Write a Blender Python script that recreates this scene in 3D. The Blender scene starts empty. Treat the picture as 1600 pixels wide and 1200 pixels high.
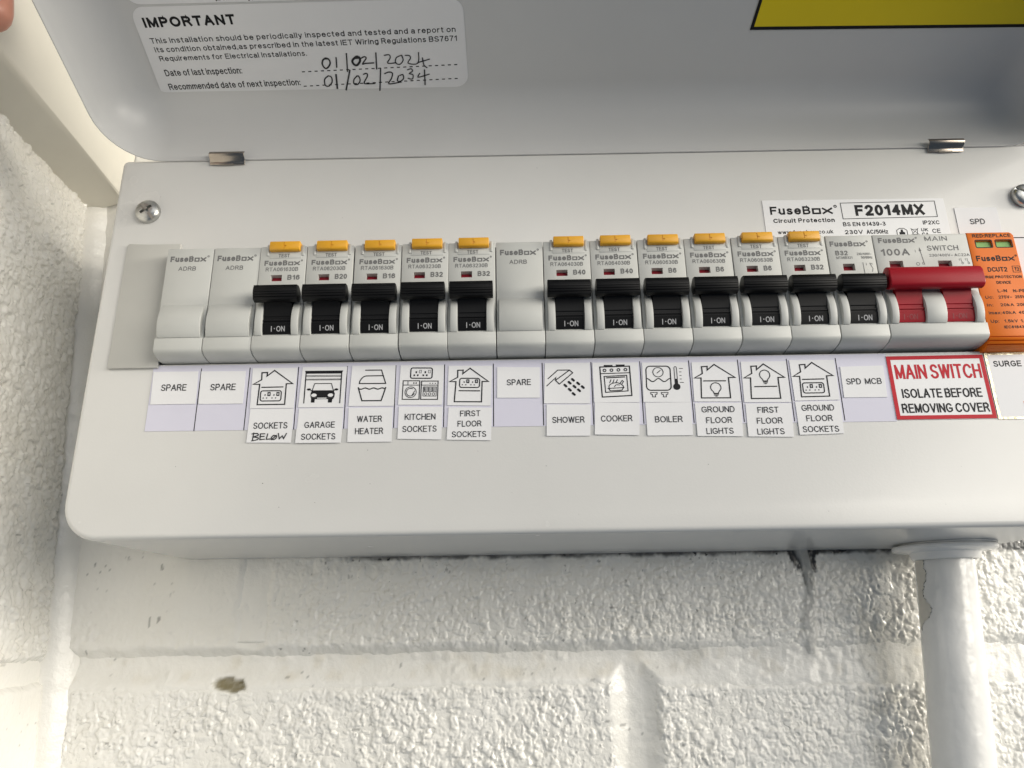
import bpy, bmesh, math, random
import numpy as np
from mathutils import Vector, Matrix

S = 0.001                      # everything below is written in millimetres
R = math.radians
random.seed(7)
scene = bpy.context.scene
COL = scene.collection

# ------------------------------------------------------------------ camera
cam_d = bpy.data.cameras.new('camera')
cam = bpy.data.objects.new('camera', cam_d)
COL.objects.link(cam)
cam.location = (116.108*S, -256.375*S, -91.451*S)
cam.rotation_euler = (R(107.9977), R(0.8058), R(0.5593))
cam_d.sensor_width = 36.0
cam_d.lens = 36.0*1150.0/1600.0
cam_d.clip_start = 0.01
cam_d.clip_end = 50.0
scene.camera = cam

# ------------------------------------------------------------------ light
world = bpy.data.worlds.new('World')
scene.world = world
world.use_nodes = True
bg = world.node_tree.nodes['Background']
bg.inputs['Color'].default_value = (0.54, 0.735, 1.0, 1)
bg.inputs['Strength'].default_value = 0.135

def area(name, loc, target, sx, sy, power, color):
    d = bpy.data.lights.new(name, 'AREA')
    d.shape = 'RECTANGLE'; d.size = sx; d.size_y = sy
    d.energy = power; d.color = color
    o = bpy.data.objects.new(name, d)
    COL.objects.link(o)
    o.location = loc
    v = Vector(target) - Vector(loc)
    o.rotation_euler = v.to_track_quat('-Z', 'Y').to_euler()
    return o
# daylight from the open garage door, to the right behind the camera
area('door_light', (2.05, -1.45, 0.68), (0.15, 0.0, 0.0), 1.7, 1.4, 34.0, (1.0, 0.945, 0.85))
# a window high on the right-hand wall, raking along the blockwork
area('window_light', (2.05, -0.44, 0.26), (0.0, 0.0, 0.06), 0.45, 0.4, 24.0, (1.0, 0.94, 0.83))
# the sunlit ground outside, seen low through the same door
area('doorstep_light', (1.55, -1.5, -0.05), (0.25, 0.0, -0.05), 1.0, 0.4, 6.5, (1.0, 0.94, 0.83))
# added soft fill, high behind the camera, to brighten what faces forward
area('fill_light', (0.55, -1.9, 0.95), (0.12, 0.0, -0.05), 1.6, 0.6, 6.0, (1.0, 0.98, 0.95))

scene.view_settings.view_transform = 'Standard'
scene.view_settings.look = 'None'
scene.view_settings.exposure = 0.24
scene.view_settings.gamma = 1.0
scene.view_settings.use_curve_mapping = False

# ------------------------------------------------------------------ materials
def mat(name, col, rough=0.5, metal=0.0, bump=0.0, bscale=400.0, var=0.0, vscale=30.0, spec=0.5, coat=0.0, sss=0.0, detail=3.0):
    m = bpy.data.materials.new(name); m.use_nodes = True
    nt = m.node_tree; b = nt.nodes['Principled BSDF']
    b.inputs['Base Color'].default_value = (*col, 1)
    b.inputs['Roughness'].default_value = rough
    b.inputs['Metallic'].default_value = metal
    b.inputs['Specular IOR Level'].default_value = spec
    b.inputs['Coat Weight'].default_value = coat
    if sss:
        b.inputs['Subsurface Weight'].default_value = sss
        b.inputs['Subsurface Radius'].default_value = (0.004, 0.0015, 0.0008)
        b.inputs['Subsurface Scale'].default_value = 1.0
    tc = nt.nodes.new('ShaderNodeTexCoord')
    if var:
        n = nt.nodes.new('ShaderNodeTexNoise'); n.inputs['Scale'].default_value = vscale
        n.inputs['Detail'].default_value = 5; n.inputs['Roughness'].default_value = 0.6
        nt.links.new(tc.outputs['Object'], n.inputs['Vector'])
        r = nt.nodes.new('ShaderNodeMapRange')
        r.inputs['From Min'].default_value = 0.3; r.inputs['From Max'].default_value = 0.7
        r.inputs['To Min'].default_value = 1.0-var; r.inputs['To Max'].default_value = 1.0
        nt.links.new(n.outputs['Fac'], r.inputs['Value'])
        mx = nt.nodes.new('ShaderNodeVectorMath'); mx.operation = 'SCALE'
        mx.inputs[0].default_value = col
        nt.links.new(r.outputs['Result'], mx.inputs['Scale'])
        nt.links.new(mx.outputs['Vector'], b.inputs['Base Color'])
        r2 = nt.nodes.new('ShaderNodeMapRange')
        r2.inputs['From Min'].default_value = 0.3; r2.inputs['From Max'].default_value = 0.7
        r2.inputs['To Min'].default_value = rough*1.12; r2.inputs['To Max'].default_value = rough*0.9
        nt.links.new(n.outputs['Fac'], r2.inputs['Value'])
        nt.links.new(r2.outputs['Result'], b.inputs['Roughness'])
    if bump:
        n2 = nt.nodes.new('ShaderNodeTexNoise'); n2.inputs['Scale'].default_value = bscale
        n2.inputs['Detail'].default_value = detail
        nt.links.new(tc.outputs['Object'], n2.inputs['Vector'])
        bp = nt.nodes.new('ShaderNodeBump'); bp.inputs['Strength'].default_value = 1.0
        bp.inputs['Distance'].default_value = bump*S
        nt.links.new(n2.outputs['Fac'], bp.inputs['Height'])
        nt.links.new(bp.outputs['Normal'], b.inputs['Normal'])
    return m

M = {}
M['enamel']  = mat('white_enamel', (0.665, 0.66, 0.642), 0.25, bump=0.022, bscale=1100, var=0.06, vscale=14)
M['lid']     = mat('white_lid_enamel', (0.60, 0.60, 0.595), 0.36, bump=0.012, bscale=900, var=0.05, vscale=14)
M['plastic'] = mat('grey_breaker_plastic', (0.54, 0.545, 0.52), 0.42, bump=0.010, bscale=2500, var=0.06, vscale=60)
M['plate']   = mat('beige_blank_plastic', (0.49, 0.485, 0.455), 0.45, bump=0.012, bscale=1800, var=0.05, vscale=50)
M['black']   = mat('black_toggle_plastic', (0.006, 0.006, 0.0065), 0.42, bump=0.01, bscale=1500, spec=0.2)
M['red']     = mat('red_handle_plastic', (0.335, 0.010, 0.020), 0.36, bump=0.01, bscale=1500, var=0.08, vscale=80, spec=0.18)
M['amber']   = mat('amber_button_plastic', (0.74, 0.37, 0.022), 0.38, bump=0.008, bscale=1500, var=0.05, vscale=200)
M['orange']  = mat('orange_plastic', (0.78, 0.175, 0.010), 0.42, bump=0.01, bscale=2000, var=0.06, vscale=70, spec=0.22)
M['flag']    = mat('red_indicator', (0.24, 0.008, 0.02), 0.4)
M['green']   = mat('green_indicator', (0.28, 0.50, 0.18), 0.25)
M['dark']    = mat('dark_cavity', (0.02, 0.02, 0.02), 0.7)
M['steel']   = mat('zinc_steel', (0.55, 0.55, 0.53), 0.33, metal=1.0, bump=0.01, bscale=700, var=0.15, vscale=150)
M['clip']    = mat('hinge_steel', (0.36, 0.32, 0.28), 0.24, metal=1.0, var=0.15, vscale=120)
M['strip']   = mat('lavender_strip_paper', (0.64, 0.63, 0.735), 0.55, var=0.03, vscale=40)
M['paper']   = mat('white_paper', (0.76, 0.76, 0.775), 0.6, bump=0.01, bscale=600, var=0.03, vscale=60)
M['sticker'] = mat('white_sticker_film', (0.77, 0.77, 0.78), 0.40, var=0.03, vscale=30)
M['silver']  = mat('silver_foil', (0.50, 0.46, 0.34), 0.22, metal=1.0, bump=0.25, bscale=300, var=0.4, vscale=350)
M['yellow']  = mat('yellow_sticker', (0.80, 0.62, 0.006), 0.40, var=0.05, vscale=20)
M['p_grey']  = mat('grey_print', (0.165, 0.165, 0.165), 0.55, spec=0.15)
M['p_black'] = mat('black_print', (0.014, 0.014, 0.016), 0.5, spec=0.15)
M['p_white'] = mat('pale_print', (0.45, 0.45, 0.46), 0.5)
M['p_red']   = mat('red_print', (0.50, 0.022, 0.035), 0.5, spec=0.15)
M['p_paper'] = mat('white_print', (0.76, 0.76, 0.775), 0.55)
M['p_orange']= mat('orange_print', (0.80, 0.30, 0.12), 0.5)
M['p_ghost'] = mat('faint_print', (0.60, 0.60, 0.61), 0.55)
M['p_dred']  = mat('embossed_red', (0.25, 0.012, 0.02), 0.5)
M['ink']     = mat('black_pen_ink', (0.012, 0.012, 0.014), 0.45)
M['grime']   = mat('grime', (0.10, 0.10, 0.095), 0.7)
M['pipe']    = mat('painted_pipe', (0.88, 0.868, 0.835), 0.17, bump=0.4, bscale=110, var=0.07, vscale=40)
M['bare']    = mat('flaked_patch', (0.76, 0.72, 0.63), 0.55, var=0.15, vscale=200)
M['beam']    = mat('cream_painted_timber', (0.80, 0.765, 0.67), 0.40, bump=0.05, bscale=120, var=0.06, vscale=30)
M['skin']    = mat('skin', (0.44, 0.20, 0.14), 0.45, sss=0.25, bump=0.06, bscale=600, var=0.15, vscale=120)
M['nail']    = mat('nail', (0.62, 0.38, 0.32), 0.25)

def wall_mat(name, col):
    """white masonry paint; the vertex attributes hold stains with a shape of their own"""
    m = bpy.data.materials.new(name); m.use_nodes = True
    nt = m.node_tree; b = nt.nodes['Principled BSDF']
    b.inputs['Roughness'].default_value = 0.24
    tc = nt.nodes.new('ShaderNodeTexCoord')
    n = nt.nodes.new('ShaderNodeTexNoise'); n.inputs['Scale'].default_value = 35; n.inputs['Detail'].default_value = 6
    nt.links.new(tc.outputs['Object'], n.inputs['Vector'])
    cr = nt.nodes.new('ShaderNodeMix'); cr.data_type = 'RGBA'
    cr.inputs['A'].default_value = (col[0]*.93, col[1]*.92, col[2]*.88, 1)
    cr.inputs['B'].default_value = (*col, 1)
    nt.links.new(n.outputs['Fac'], cr.inputs['Factor'])
    last = cr.outputs['Result']
    for att, c in (('grime', (0.035, 0.036, 0.038)), ('bare', (0.20, 0.17, 0.09)), ('dripcol', (0.42, 0.42, 0.40)), ('yellowed_and_shade', (0.60, 0.52, 0.36))):
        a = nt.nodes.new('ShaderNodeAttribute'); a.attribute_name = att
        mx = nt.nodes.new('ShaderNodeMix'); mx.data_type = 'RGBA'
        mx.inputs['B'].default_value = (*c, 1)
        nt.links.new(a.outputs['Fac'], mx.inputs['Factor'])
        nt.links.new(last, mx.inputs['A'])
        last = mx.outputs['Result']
    nt.links.new(last, b.inputs['Base Color'])
    n2 = nt.nodes.new('ShaderNodeTexNoise'); n2.inputs['Scale'].default_value = 620; n2.inputs['Detail'].default_value = 4
    nt.links.new(tc.outputs['Object'], n2.inputs['Vector'])
    bp = nt.nodes.new('ShaderNodeBump'); bp.inputs['Distance'].default_value = 0.30*S; bp.inputs['Strength'].default_value = 0.8
    nt.links.new(n2.outputs['Fac'], bp.inputs['Height'])
    nt.links.new(bp.outputs['Normal'], b.inputs['Normal'])
    return m
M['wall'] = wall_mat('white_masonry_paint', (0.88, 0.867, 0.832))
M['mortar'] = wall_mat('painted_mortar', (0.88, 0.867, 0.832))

# ------------------------------------------------------------------ object helpers
def link(name, mesh, m, parent=None):
    o = bpy.data.objects.new(name, mesh)
    if m is not None and not mesh.materials:
        mesh.materials.append(m)
    COL.objects.link(o)
    if parent is not None:
        o.parent = parent
    return o

def empty(name, loc, label=None, cat=None, group=None):
    o = bpy.data.objects.new(name, None)
    o.empty_display_size = 0.01
    COL.objects.link(o)
    o.location = [c*S for c in loc]
    tag(o, label, cat, group)
    return o

def tag(o, label=None, cat=None, group=None, kind=None):
    if label: o['label'] = label
    if cat: o['category'] = cat
    if group: o['group'] = group
    if kind: o['kind'] = kind
    return o

def mesh_from(verts, faces, name='m', smooth=None):
    me = bpy.data.meshes.new(name)
    me.from_pydata([(v[0]*S, v[1]*S, v[2]*S) for v in verts], [], faces)
    me.update()
    if smooth:
        me.shade_smooth()
        me.set_sharp_from_angle(angle=R(smooth))
    return me

class B:
    """collects solids (mm) in a bmesh"""
    def __init__(self): self.bm = bmesh.new()
    def _bevel(self, faces, w, seg, ang=28):
        if w <= 0: return
        es = set()
        for f in faces:
            for e in f.edges:
                if len(e.link_faces) == 2 and e.calc_face_angle(0) > R(ang): es.add(e)
        bmesh.ops.bevel(self.bm, geom=list(es), offset=w, segments=seg, affect='EDGES', profile=0.5, clamp_overlap=True)
    def prism(self, prof, x0, x1, bevel=0.0, seg=2, axis='x'):
        """profile in (y,z) extruded along x"""
        n = len(prof)
        def P(a, c, t):
            return (t, a, c) if axis == 'x' else ((a, t, c) if axis == 'y' else (a, c, t))
        va = [self.bm.verts.new(P(a, c, x0)) for a, c in prof]
        vb = [self.bm.verts.new(P(a, c, x1)) for a, c in prof]
        fs = [self.bm.faces.new(va), self.bm.faces.new(vb[::-1])]
        for i in range(n):
            j = (i+1) % n
            fs.append(self.bm.faces.new((va[j], va[i], vb[i], vb[j])))
        bmesh.ops.recalc_face_normals(self.bm, faces=fs)
        self._bevel(fs, bevel, seg)
        return self
    def box(self, x0, x1, y0, y1, z0, z1, bevel=0.0, seg=2):
        return self.prism([(y0, z0), (y1, z0), (y1, z1), (y0, z1)], x0, x1, bevel, seg)
    def lathe(self, prof, c, axis='y', n=32):
        """profile (r, h) turned about an axis through c"""
        rings = []
        for r, h in prof:
            ring = []
            for k in range(n):
                a = 2*math.pi*k/n
                p = {'y': (c[0]+r*math.cos(a), c[1]+h, c[2]+r*math.sin(a)),
                     'z': (c[0]+r*math.cos(a), c[1]+r*math.sin(a), c[2]+h)}[axis]
                ring.append(self.bm.verts.new(p))
            rings.append(ring)
        fs = []
        for i in range(len(rings)-1):
            for k in range(n):
                fs.append(self.bm.faces.new((rings[i][k], rings[i][(k+1) % n], rings[i+1][(k+1) % n], rings[i+1][k])))
        fs.append(self.bm.faces.new(rings[0])); fs.append(self.bm.faces.new(rings[-1][::-1]))
        bmesh.ops.recalc_face_normals(self.bm, faces=fs)
        return self
    def mesh(self, name='m', smooth=35):
        me = bpy.data.meshes.new(name)
        for v in self.bm.verts: v.co *= S
        self.bm.to_mesh(me); self.bm.free()
        if smooth:
            me.shade_smooth(); me.set_sharp_from_angle(angle=R(smooth))
        return me

def boolean(mesh, cutters, smooth=35):
    """mesh minus cutter meshes, as a new mesh"""
    a = bpy.data.objects.new('a', mesh); COL.objects.link(a)
    cs = []
    for c in cutters:
        co = bpy.data.objects.new('c', c); COL.objects.link(co); cs.append(co)
        md = a.modifiers.new('b', 'BOOLEAN'); md.operation = 'DIFFERENCE'; md.solver = 'EXACT'; md.object = co
    dg = bpy.context.evaluated_depsgraph_get()
    me = bpy.data.meshes.new_from_object(a.evaluated_get(dg))
    for o in cs + [a]: bpy.data.objects.remove(o)
    if smooth:
        me.shade_smooth(); me.set_sharp_from_angle(angle=R(smooth))
    return me

def join_mesh(meshes, smooth=35):
    bm = bmesh.new()
    for m_ in meshes: bm.from_mesh(m_)
    me = bpy.data.meshes.new('j'); bm.to_mesh(me); bm.free()
    if smooth:
        me.shade_smooth(); me.set_sharp_from_angle(angle=R(smooth))
    return me

# ------------------------------------------------------------------ lettering and line art
# ---- a plain grotesque drawn as centre lines: x in glyph units, y 0..1 = baseline..cap height
def _arc(cx, cy, rx, ry, a0, a1, n=9):
    return [(cx+rx*math.cos(R(a0+(a1-a0)*k/n)), cy+ry*math.sin(R(a0+(a1-a0)*k/n))) for k in range(n+1)]
XH = 0.72
def _o(w, h=XH): return [_arc(w/2, h/2, w/2, h/2, 90, 450, 20)]
FONT = {
 'A': (.76, [[(0, 0), (.38, 1), (.76, 0)], [(.14, .34), (.62, .34)]]),
 'B': (.64, [[(0, 0), (0, 1), (.36, 1)]+_arc(.36, .76, .25, .24, 90, -90)+[(0, .52)], [(.36, .52)]+_arc(.38, .26, .26, .26, 90, -90)+[(0, 0)]]),
 'C': (.74, [_arc(.40, .5, .40, .5, 38, 322, 18)]),
 'D': (.70, [[(0, 0), (0, 1), (.28, 1)]+_arc(.28, .5, .42, .5, 90, -90, 14)+[(0, 0)]]),
 'E': (.60, [[(.60, 1), (0, 1), (0, 0), (.60, 0)], [(0, .53), (.54, .53)]]),
 'F': (.56, [[(.56, 1), (0, 1), (0, 0)], [(0, .52), (.48, .52)]]),
 'G': (.78, [_arc(.40, .5, .40, .5, 40, 300, 16)+[(.78, .17), (.78, .45), (.44, .45)]]),
 'H': (.68, [[(0, 0), (0, 1)], [(.68, 0), (.68, 1)], [(0, .53), (.68, .53)]]),
 'I': (.0, [[(0, 0), (0, 1)]]),
 'J': (.46, [[(.46, 1), (.46, .26)]+_arc(.23, .24, .23, .24, 0, -180, 10)+[(0, .3)]]),
 'K': (.66, [[(0, 0), (0, 1)], [(.64, 1), (0, .36)], [(.24, .60), (.66, 0)]]),
 'L': (.52, [[(0, 1), (0, 0), (.52, 0)]]),
 'M': (.80, [[(0, 0), (0, 1), (.40, .06), (.80, 1), (.80, 0)]]),
 'N': (.68, [[(0, 0), (0, 1), (.68, 0), (.68, 1)]]),
 'O': (.84, [_arc(.42, .5, .42, .5, 90, 450, 24)]),
 'P': (.62, [[(0, 0), (0, 1), (.36, 1)]+_arc(.36, .735, .26, .265, 90, -90)+[(0, .47)]]),
 'Q': (.84, [_arc(.42, .5, .42, .5, 90, 450, 24), [(.5, .25), (.84, -.06)]]),
 'R': (.68, [[(0, 0), (0, 1), (.38, 1)]+_arc(.38, .75, .26, .25, 90, -90)+[(0, .50)], [(.34, .5), (.52, .34), (.68, 0)]]),
 'S': (.64, [_arc(.32, .745, .29, .255, 25, 180, 9)+[(.06, .64), (.18, .54), (.46, .46), (.60, .36), (.64, .25)]+_arc(.32, .25, .32, .25, -5, -165, 9)]),
 'T': (.66, [[(0, 1), (.66, 1)], [(.33, 1), (.33, 0)]]),
 'U': (.68, [[(0, 1), (0, .34)]+_arc(.34, .34, .34, .34, 180, 360, 12)+[(.68, 1)]]),
 'V': (.72, [[(0, 1), (.36, 0), (.72, 1)]]),
 'W': (1.02, [[(0, 1), (.25, 0), (.51, 1), (.77, 0), (1.02, 1)]]),
 'X': (.70, [[(0, 1), (.70, 0)], [(.70, 1), (0, 0)]]),
 'Y': (.70, [[(0, 1), (.35, .46), (.70, 1)], [(.35, .46), (.35, 0)]]),
 'Z': (.62, [[(0, 1), (.62, 1), (0, 0), (.62, 0)]]),
 '0': (.54, [_arc(.27, .5, .27, .5, 90, 450, 20)]),
 '1': (.30, [[(0, .76), (.14, .84), (.28, 1), (.28, 0)]]),
 '2': (.54, [_arc(.27, .72, .27, .28, 165, 0, 9)+[(.50, .56), (.36, .38), (.08, .12), (0, 0), (.54, 0)]]),
 '3': (.54, [_arc(.26, .765, .23, .235, 150, -70, 10)+[(.20, .53)], [(.22, .53)]+_arc(.27, .265, .27, .265, 80, -155, 11)]),
 '4': (.56, [[(.42, 0), (.42, 1), (0, .32), (.56, .32)]]),
 '5': (.54, [[(.50, 1), (.10, 1), (.04, .50)]+_arc(.27, .33, .27, .33, 135, -150, 12)]),
 '6': (.54, [_arc(.28, .70, .25, .30, 25, 150, 7)+[(0, .46)], _arc(.27, .31, .27, .31, 180, 540, 18)]),
 '7': (.52, [[(0, 1), (.52, 1), (.34, .62), (.22, .3), (.18, 0)]]),
 '8': (.54, [_arc(.27, .76, .22, .24, 90, 450, 16), _arc(.27, .265, .27, .265, 90, 450, 18)]),
 '9': (.54, [_arc(.26, .30, .25, .30, 205, 330, 7)+[(.54, .54)], _arc(.27, .69, .27, .31, 0, 360, 18)]),
 'a': (.50, [_arc(.26, .53, .22, .19, 150, 0, 8)+[(.48, .12), (.52, 0)], [(.48, .42), (.24, .39)]+_arc(.2, .2, .2, .2, 100, 290, 8)+[(.40, .08), (.48, .2)]]),
 'b': (.52, [[(0, 1), (0, 0)], _arc(.26, .36, .26, .36, 180, -180, 16)]),
 'c': (.48, [_arc(.27, .36, .27, .36, 40, 320, 14)]),
 'd': (.52, [[(.52, 1), (.52, 0)], _arc(.26, .36, .26, .36, 0, 360, 16)]),
 'e': (.54, [[(0, .39), (.54, .39)]+_arc(.27, .36, .27, .36, 5, 325, 16)]),
 'f': (.28, [[(.12, 0), (.12, .84), (.16, .96), (.30, 1)], [(0, .70), (.28, .70)]]),
 'g': (.52, [_arc(.26, .36, .26, .36, 0, 360, 16), [(.52, .72), (.52, .0)]+_arc(.27, -.02, .25, .24, 0, -150, 8)]),
 'h': (.48, [[(0, 1), (0, 0)], [(0, .45)]+_arc(.24, .46, .24, .25, 160, 0, 8)+[(.48, 0)]]),
 'i': (.0, [[(0, 0), (0, .72)], [(0, .93), (0, 1)]]),
 'j': (.1, [[(.1, .72), (.1, -.14), (0, -.26)], [(.1, .93), (.1, 1)]]),
 'k': (.48, [[(0, 0), (0, 1)], [(.44, .72), (0, .28)], [(.16, .43), (.48, 0)]]),
 'l': (.0, [[(0, 0), (0, 1)]]),
 'm': (.80, [[(0, .72), (0, 0)], [(0, .45)]+_arc(.20, .48, .20, .23, 160, 0, 8)+[(.40, 0)], [(.40, .45)]+_arc(.60, .48, .20, .23, 160, 0, 8)+[(.80, 0)]]),
 'n': (.48, [[(0, .72), (0, 0)], [(0, .45)]+_arc(.24, .46, .24, .25, 160, 0, 8)+[(.48, 0)]]),
 'o': (.54, _o(.54)),
 'p': (.52, [[(0, .72), (0, -.28)], _arc(.26, .36, .26, .36, 180, -180, 16)]),
 'q': (.52, [[(.52, .72), (.52, -.28)], _arc(.26, .36, .26, .36, 0, 360, 16)]),
 'r': (.28, [[(0, .72), (0, 0)], [(0, .42), (.06, .60), (.16, .70), (.28, .70)]]),
 's': (.46, [_arc(.23, .535, .20, .18, 25, 180, 8)+[(.10, .43), (.34, .32), (.45, .24)]+_arc(.23, .185, .23, .185, 0, -160, 8)]),
 't': (.28, [[(.12, .94), (.12, .12), (.18, .01), (.28, .01)], [(0, .70), (.28, .70)]]),
 'u': (.48, [[(0, .72), (0, .25)]+_arc(.24, .25, .24, .25, 180, 340, 8), [(.48, .72), (.48, 0)]]),
 'v': (.50, [[(0, .72), (.25, 0), (.50, .72)]]),
 'w': (.76, [[(0, .72), (.19, 0), (.38, .72), (.57, 0), (.76, .72)]]),
 'x': (.50, [[(0, .72), (.50, 0)], [(.50, .72), (0, 0)]]),
 'y': (.50, [[(0, .72), (.26, 0)], [(.50, .72), (.20, -.20), (.04, -.26)]]),
 'z': (.46, [[(0, .72), (.46, .72), (0, 0), (.46, 0)]]),
 '.': (.0, [[(0, .0), (0, .03)]]), ',': (.04, [[(.04, .03), (0, -.14)]]), ':': (.0, [[(0, 0), (0, .03)], [(0, .62), (0, .65)]]),
 '-': (.28, [[(0, .36), (.28, .36)]]), '/': (.30, [[(0, -.02), (.30, 1.02)]]), '(': (.16, [_arc(.34, .38, .34, .62, 120, 240, 8)]), ')': (.16, [_arc(-.18, .38, .34, .62, 60, -60, 8)]),
 '~': (.5, [[(0, .34), (.12, .44), (.36, .32), (.5, .42)]]),
}

class Ink:
    """flat print gathered in a 2-D frame (u right, v up, mm); each stroke a hair above the last"""
    def __init__(self): self.v = []; self.f = []; self.h = []; self.k = 0
    def _add(self, pts, faces, up=True, ramp=0.0):
        o = len(self.v)
        if up: self.k += 1
        for i, p in enumerate(pts):
            self.v.append((float(p[0]), float(p[1])))
            self.h.append((self.k % 9)*0.003+(ramp*((i % (len(pts)//2))/max(len(pts)//2-1, 1)) if ramp else 0.0))
        for f in faces: self.f.append(tuple(i+o for i in f))
    def text(self, s, u, v, w, h, bold=0.0, slope=0.0, align='l', spacing=1.0):
        """s with its baseline at v, cap height h, squeezed to width w (mm)"""
        t = h*min(0.235, 0.142+2.1*bold)                # stroke width
        gap, space = (0.17+0.55*bold)*spacing+t/h, 0.34
        x = 0.0; items = []
        for ch in s:
            if ch == ' ': x += space; continue
            wd, st = FONT[ch]
            items.append((x, st)); x += wd+gap
        total = max(x-gap, 1e-3)
        if w is None: w = total*h+t
        if align == 'c': u -= w/2
        sx = (w-t)/total if total > 0.01 else 0.0; sy = h-t
        for x0, st in items:
            for pl in st:
                pts = [(u+t/2+(x0+a)*sx, v+t/2+b*sy) for a, b in pl]
                pts = [(a, b+(a-u)*slope) for a, b in pts]
                closed = len(pl) > 8 and abs(pl[0][0]-pl[-1][0])+abs(pl[0][1]-pl[-1][1]) < 1e-6
                if closed:
                    self.line(pts[:-1], t, closed=True); continue
                run = [pts[0]]; cut0 = False
                for q in range(1, len(pts)):
                    run.append(pts[q])
                    last = q == len(pts)-1; sharp = False
                    if not last:
                        d1 = np.subtract(pts[q], pts[q-1]); d2 = np.subtract(pts[q+1], pts[q])
                        sharp = (d1 @ d2) < 0.15*np.linalg.norm(d1)*np.linalg.norm(d2)
                    if last or sharp:
                        self.line(run, t, cap=(0.22 if cut0 and len(pts) != 3 else 0.45, 0.22 if sharp and False else 0.45)); run = [pts[q]]; cut0 = sharp
        return self
    def poly(self, pts):
        self._add(pts, [tuple(range(len(pts)))]); return self
    def line(self, pts, w, closed=False, cap=True):
        P = [np.array(p, float) for p in pts]; n = len(P); L = []; Rr = []
        for i in range(n):
            a = P[i-1] if (i > 0 or closed) else None
            b = P[(i+1) % n] if (i < n-1 or closed) else None
            d1 = (P[i]-a) if a is not None else None; d2 = (b-P[i]) if b is not None else None
            if d1 is not None: d1 = d1/max(np.linalg.norm(d1), 1e-9)
            if d2 is not None: d2 = d2/max(np.linalg.norm(d2), 1e-9)
            if d1 is None: d1 = d2
            if d2 is None: d2 = d1
            t = d1+d2; ln = np.linalg.norm(t)
            t = t/ln if ln > 1e-6 else d1
            nn = np.array([-t[1], t[0]]); cosv = max(abs(nn @ np.array([-d1[1], d1[0]])), 0.42)
            q = P[i].copy()
            if cap and not closed:
                ca, cb = cap if isinstance(cap, tuple) else (0.45, 0.45)
                if i == 0: q = q-d2*w*ca
                if i == n-1: q = q+d1*w*cb
            L.append(q+nn*w/2/cosv); Rr.append(q-nn*w/2/cosv)
        m = n if closed else n-1
        self._add(L+Rr, [(i, n+i, n+(i+1) % n, (i+1) % n) for i in range(m)], ramp=0.0 if closed else 0.0026)
        return self
    def smooth(self, pts, w, sub=5):
        P = [np.array(p, float) for p in pts]; out = []
        for i in range(len(P)-1):
            p0 = P[max(i-1, 0)]; p1 = P[i]; p2 = P[i+1]; p3 = P[min(i+2, len(P)-1)]
            for k in range(sub):
                t = k/sub
                out.append(0.5*((2*p1)+(-p0+p2)*t+(2*p0-5*p1+4*p2-p3)*t*t+(-p0+3*p1-3*p2+p3)*t**3))
        out.append(P[-1]); return self.line(out, w)
    def rect(self, u0, v0, u1, v1, w=None, r=0.0):
        pts = rrect(u0, v0, u1, v1, r) if r else [(u0, v0), (u1, v0), (u1, v1), (u0, v1)]
        return self.poly(pts) if w is None else self.line(pts, w, closed=True)
    def ring(self, u, v, r, w, n=24, a0=0, a1=360):
        if a1-a0 >= 360: return self.line([(u+r*math.cos(2*math.pi*k/n), v+r*math.sin(2*math.pi*k/n)) for k in range(n)], w, closed=True)
        return self.line([(u+r*math.cos(R(a0+(a1-a0)*k/n)), v+r*math.sin(R(a0+(a1-a0)*k/n))) for k in range(n+1)], w)
    def disc(self, u, v, rx, ry=None, n=20):
        ry = ry or rx
        return self.poly([(u+rx*math.cos(2*math.pi*k/n), v+ry*math.sin(2*math.pi*k/n)) for k in range(n)])
    def logo(self, u, v, w, h, bold=0.045, mark=True):
        """wide word mark with a square letter o"""
        self.text('FuseB', u, v, w*0.635, h, bold)
        t = h*0.21; xh = h*0.74
        a, b = u+w*0.66, u+w*0.80
        self.line([(a+t/2, v+t/2), (b-t/2, v+t/2), (b-t/2, v+xh-t/2), (a+t/2, v+xh-t/2)], t, closed=True)
        self.text('x', u+w*0.82, v, w*0.165, h, bold)
        if mark: self.ring(u+w*1.035, v+h*0.92, h*0.13, h*0.10, 10)
        return self
    def build(self, name, m, frame, parent=None):
        verts = [frame(a, b, h) for (a, b), h in zip(self.v, self.h)]
        me = mesh_from(verts, self.f, name)
        bm = bmesh.new(); bm.from_mesh(me)
        bm.to_mesh(me); bm.free()
        return link(name, me, m, parent)

def rrect(u0, v0, u1, v1, r, n=6):
    rs = r if isinstance(r, (tuple, list)) else (r, r, r, r)
    out = []
    for (cx, cy, a, rr) in ((u1-rs[0], v1-rs[0], 0, rs[0]), (u0+rs[1], v1-rs[1], 90, rs[1]), (u0+rs[2], v0+rs[2], 180, rs[2]), (u1-rs[3], v0+rs[3], 270, rs[3])):
        for k in range(n+1):
            t = R(a+90*k/n); out.append((cx+rr*math.cos(t), cy+rr*math.sin(t)))
    return out

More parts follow.
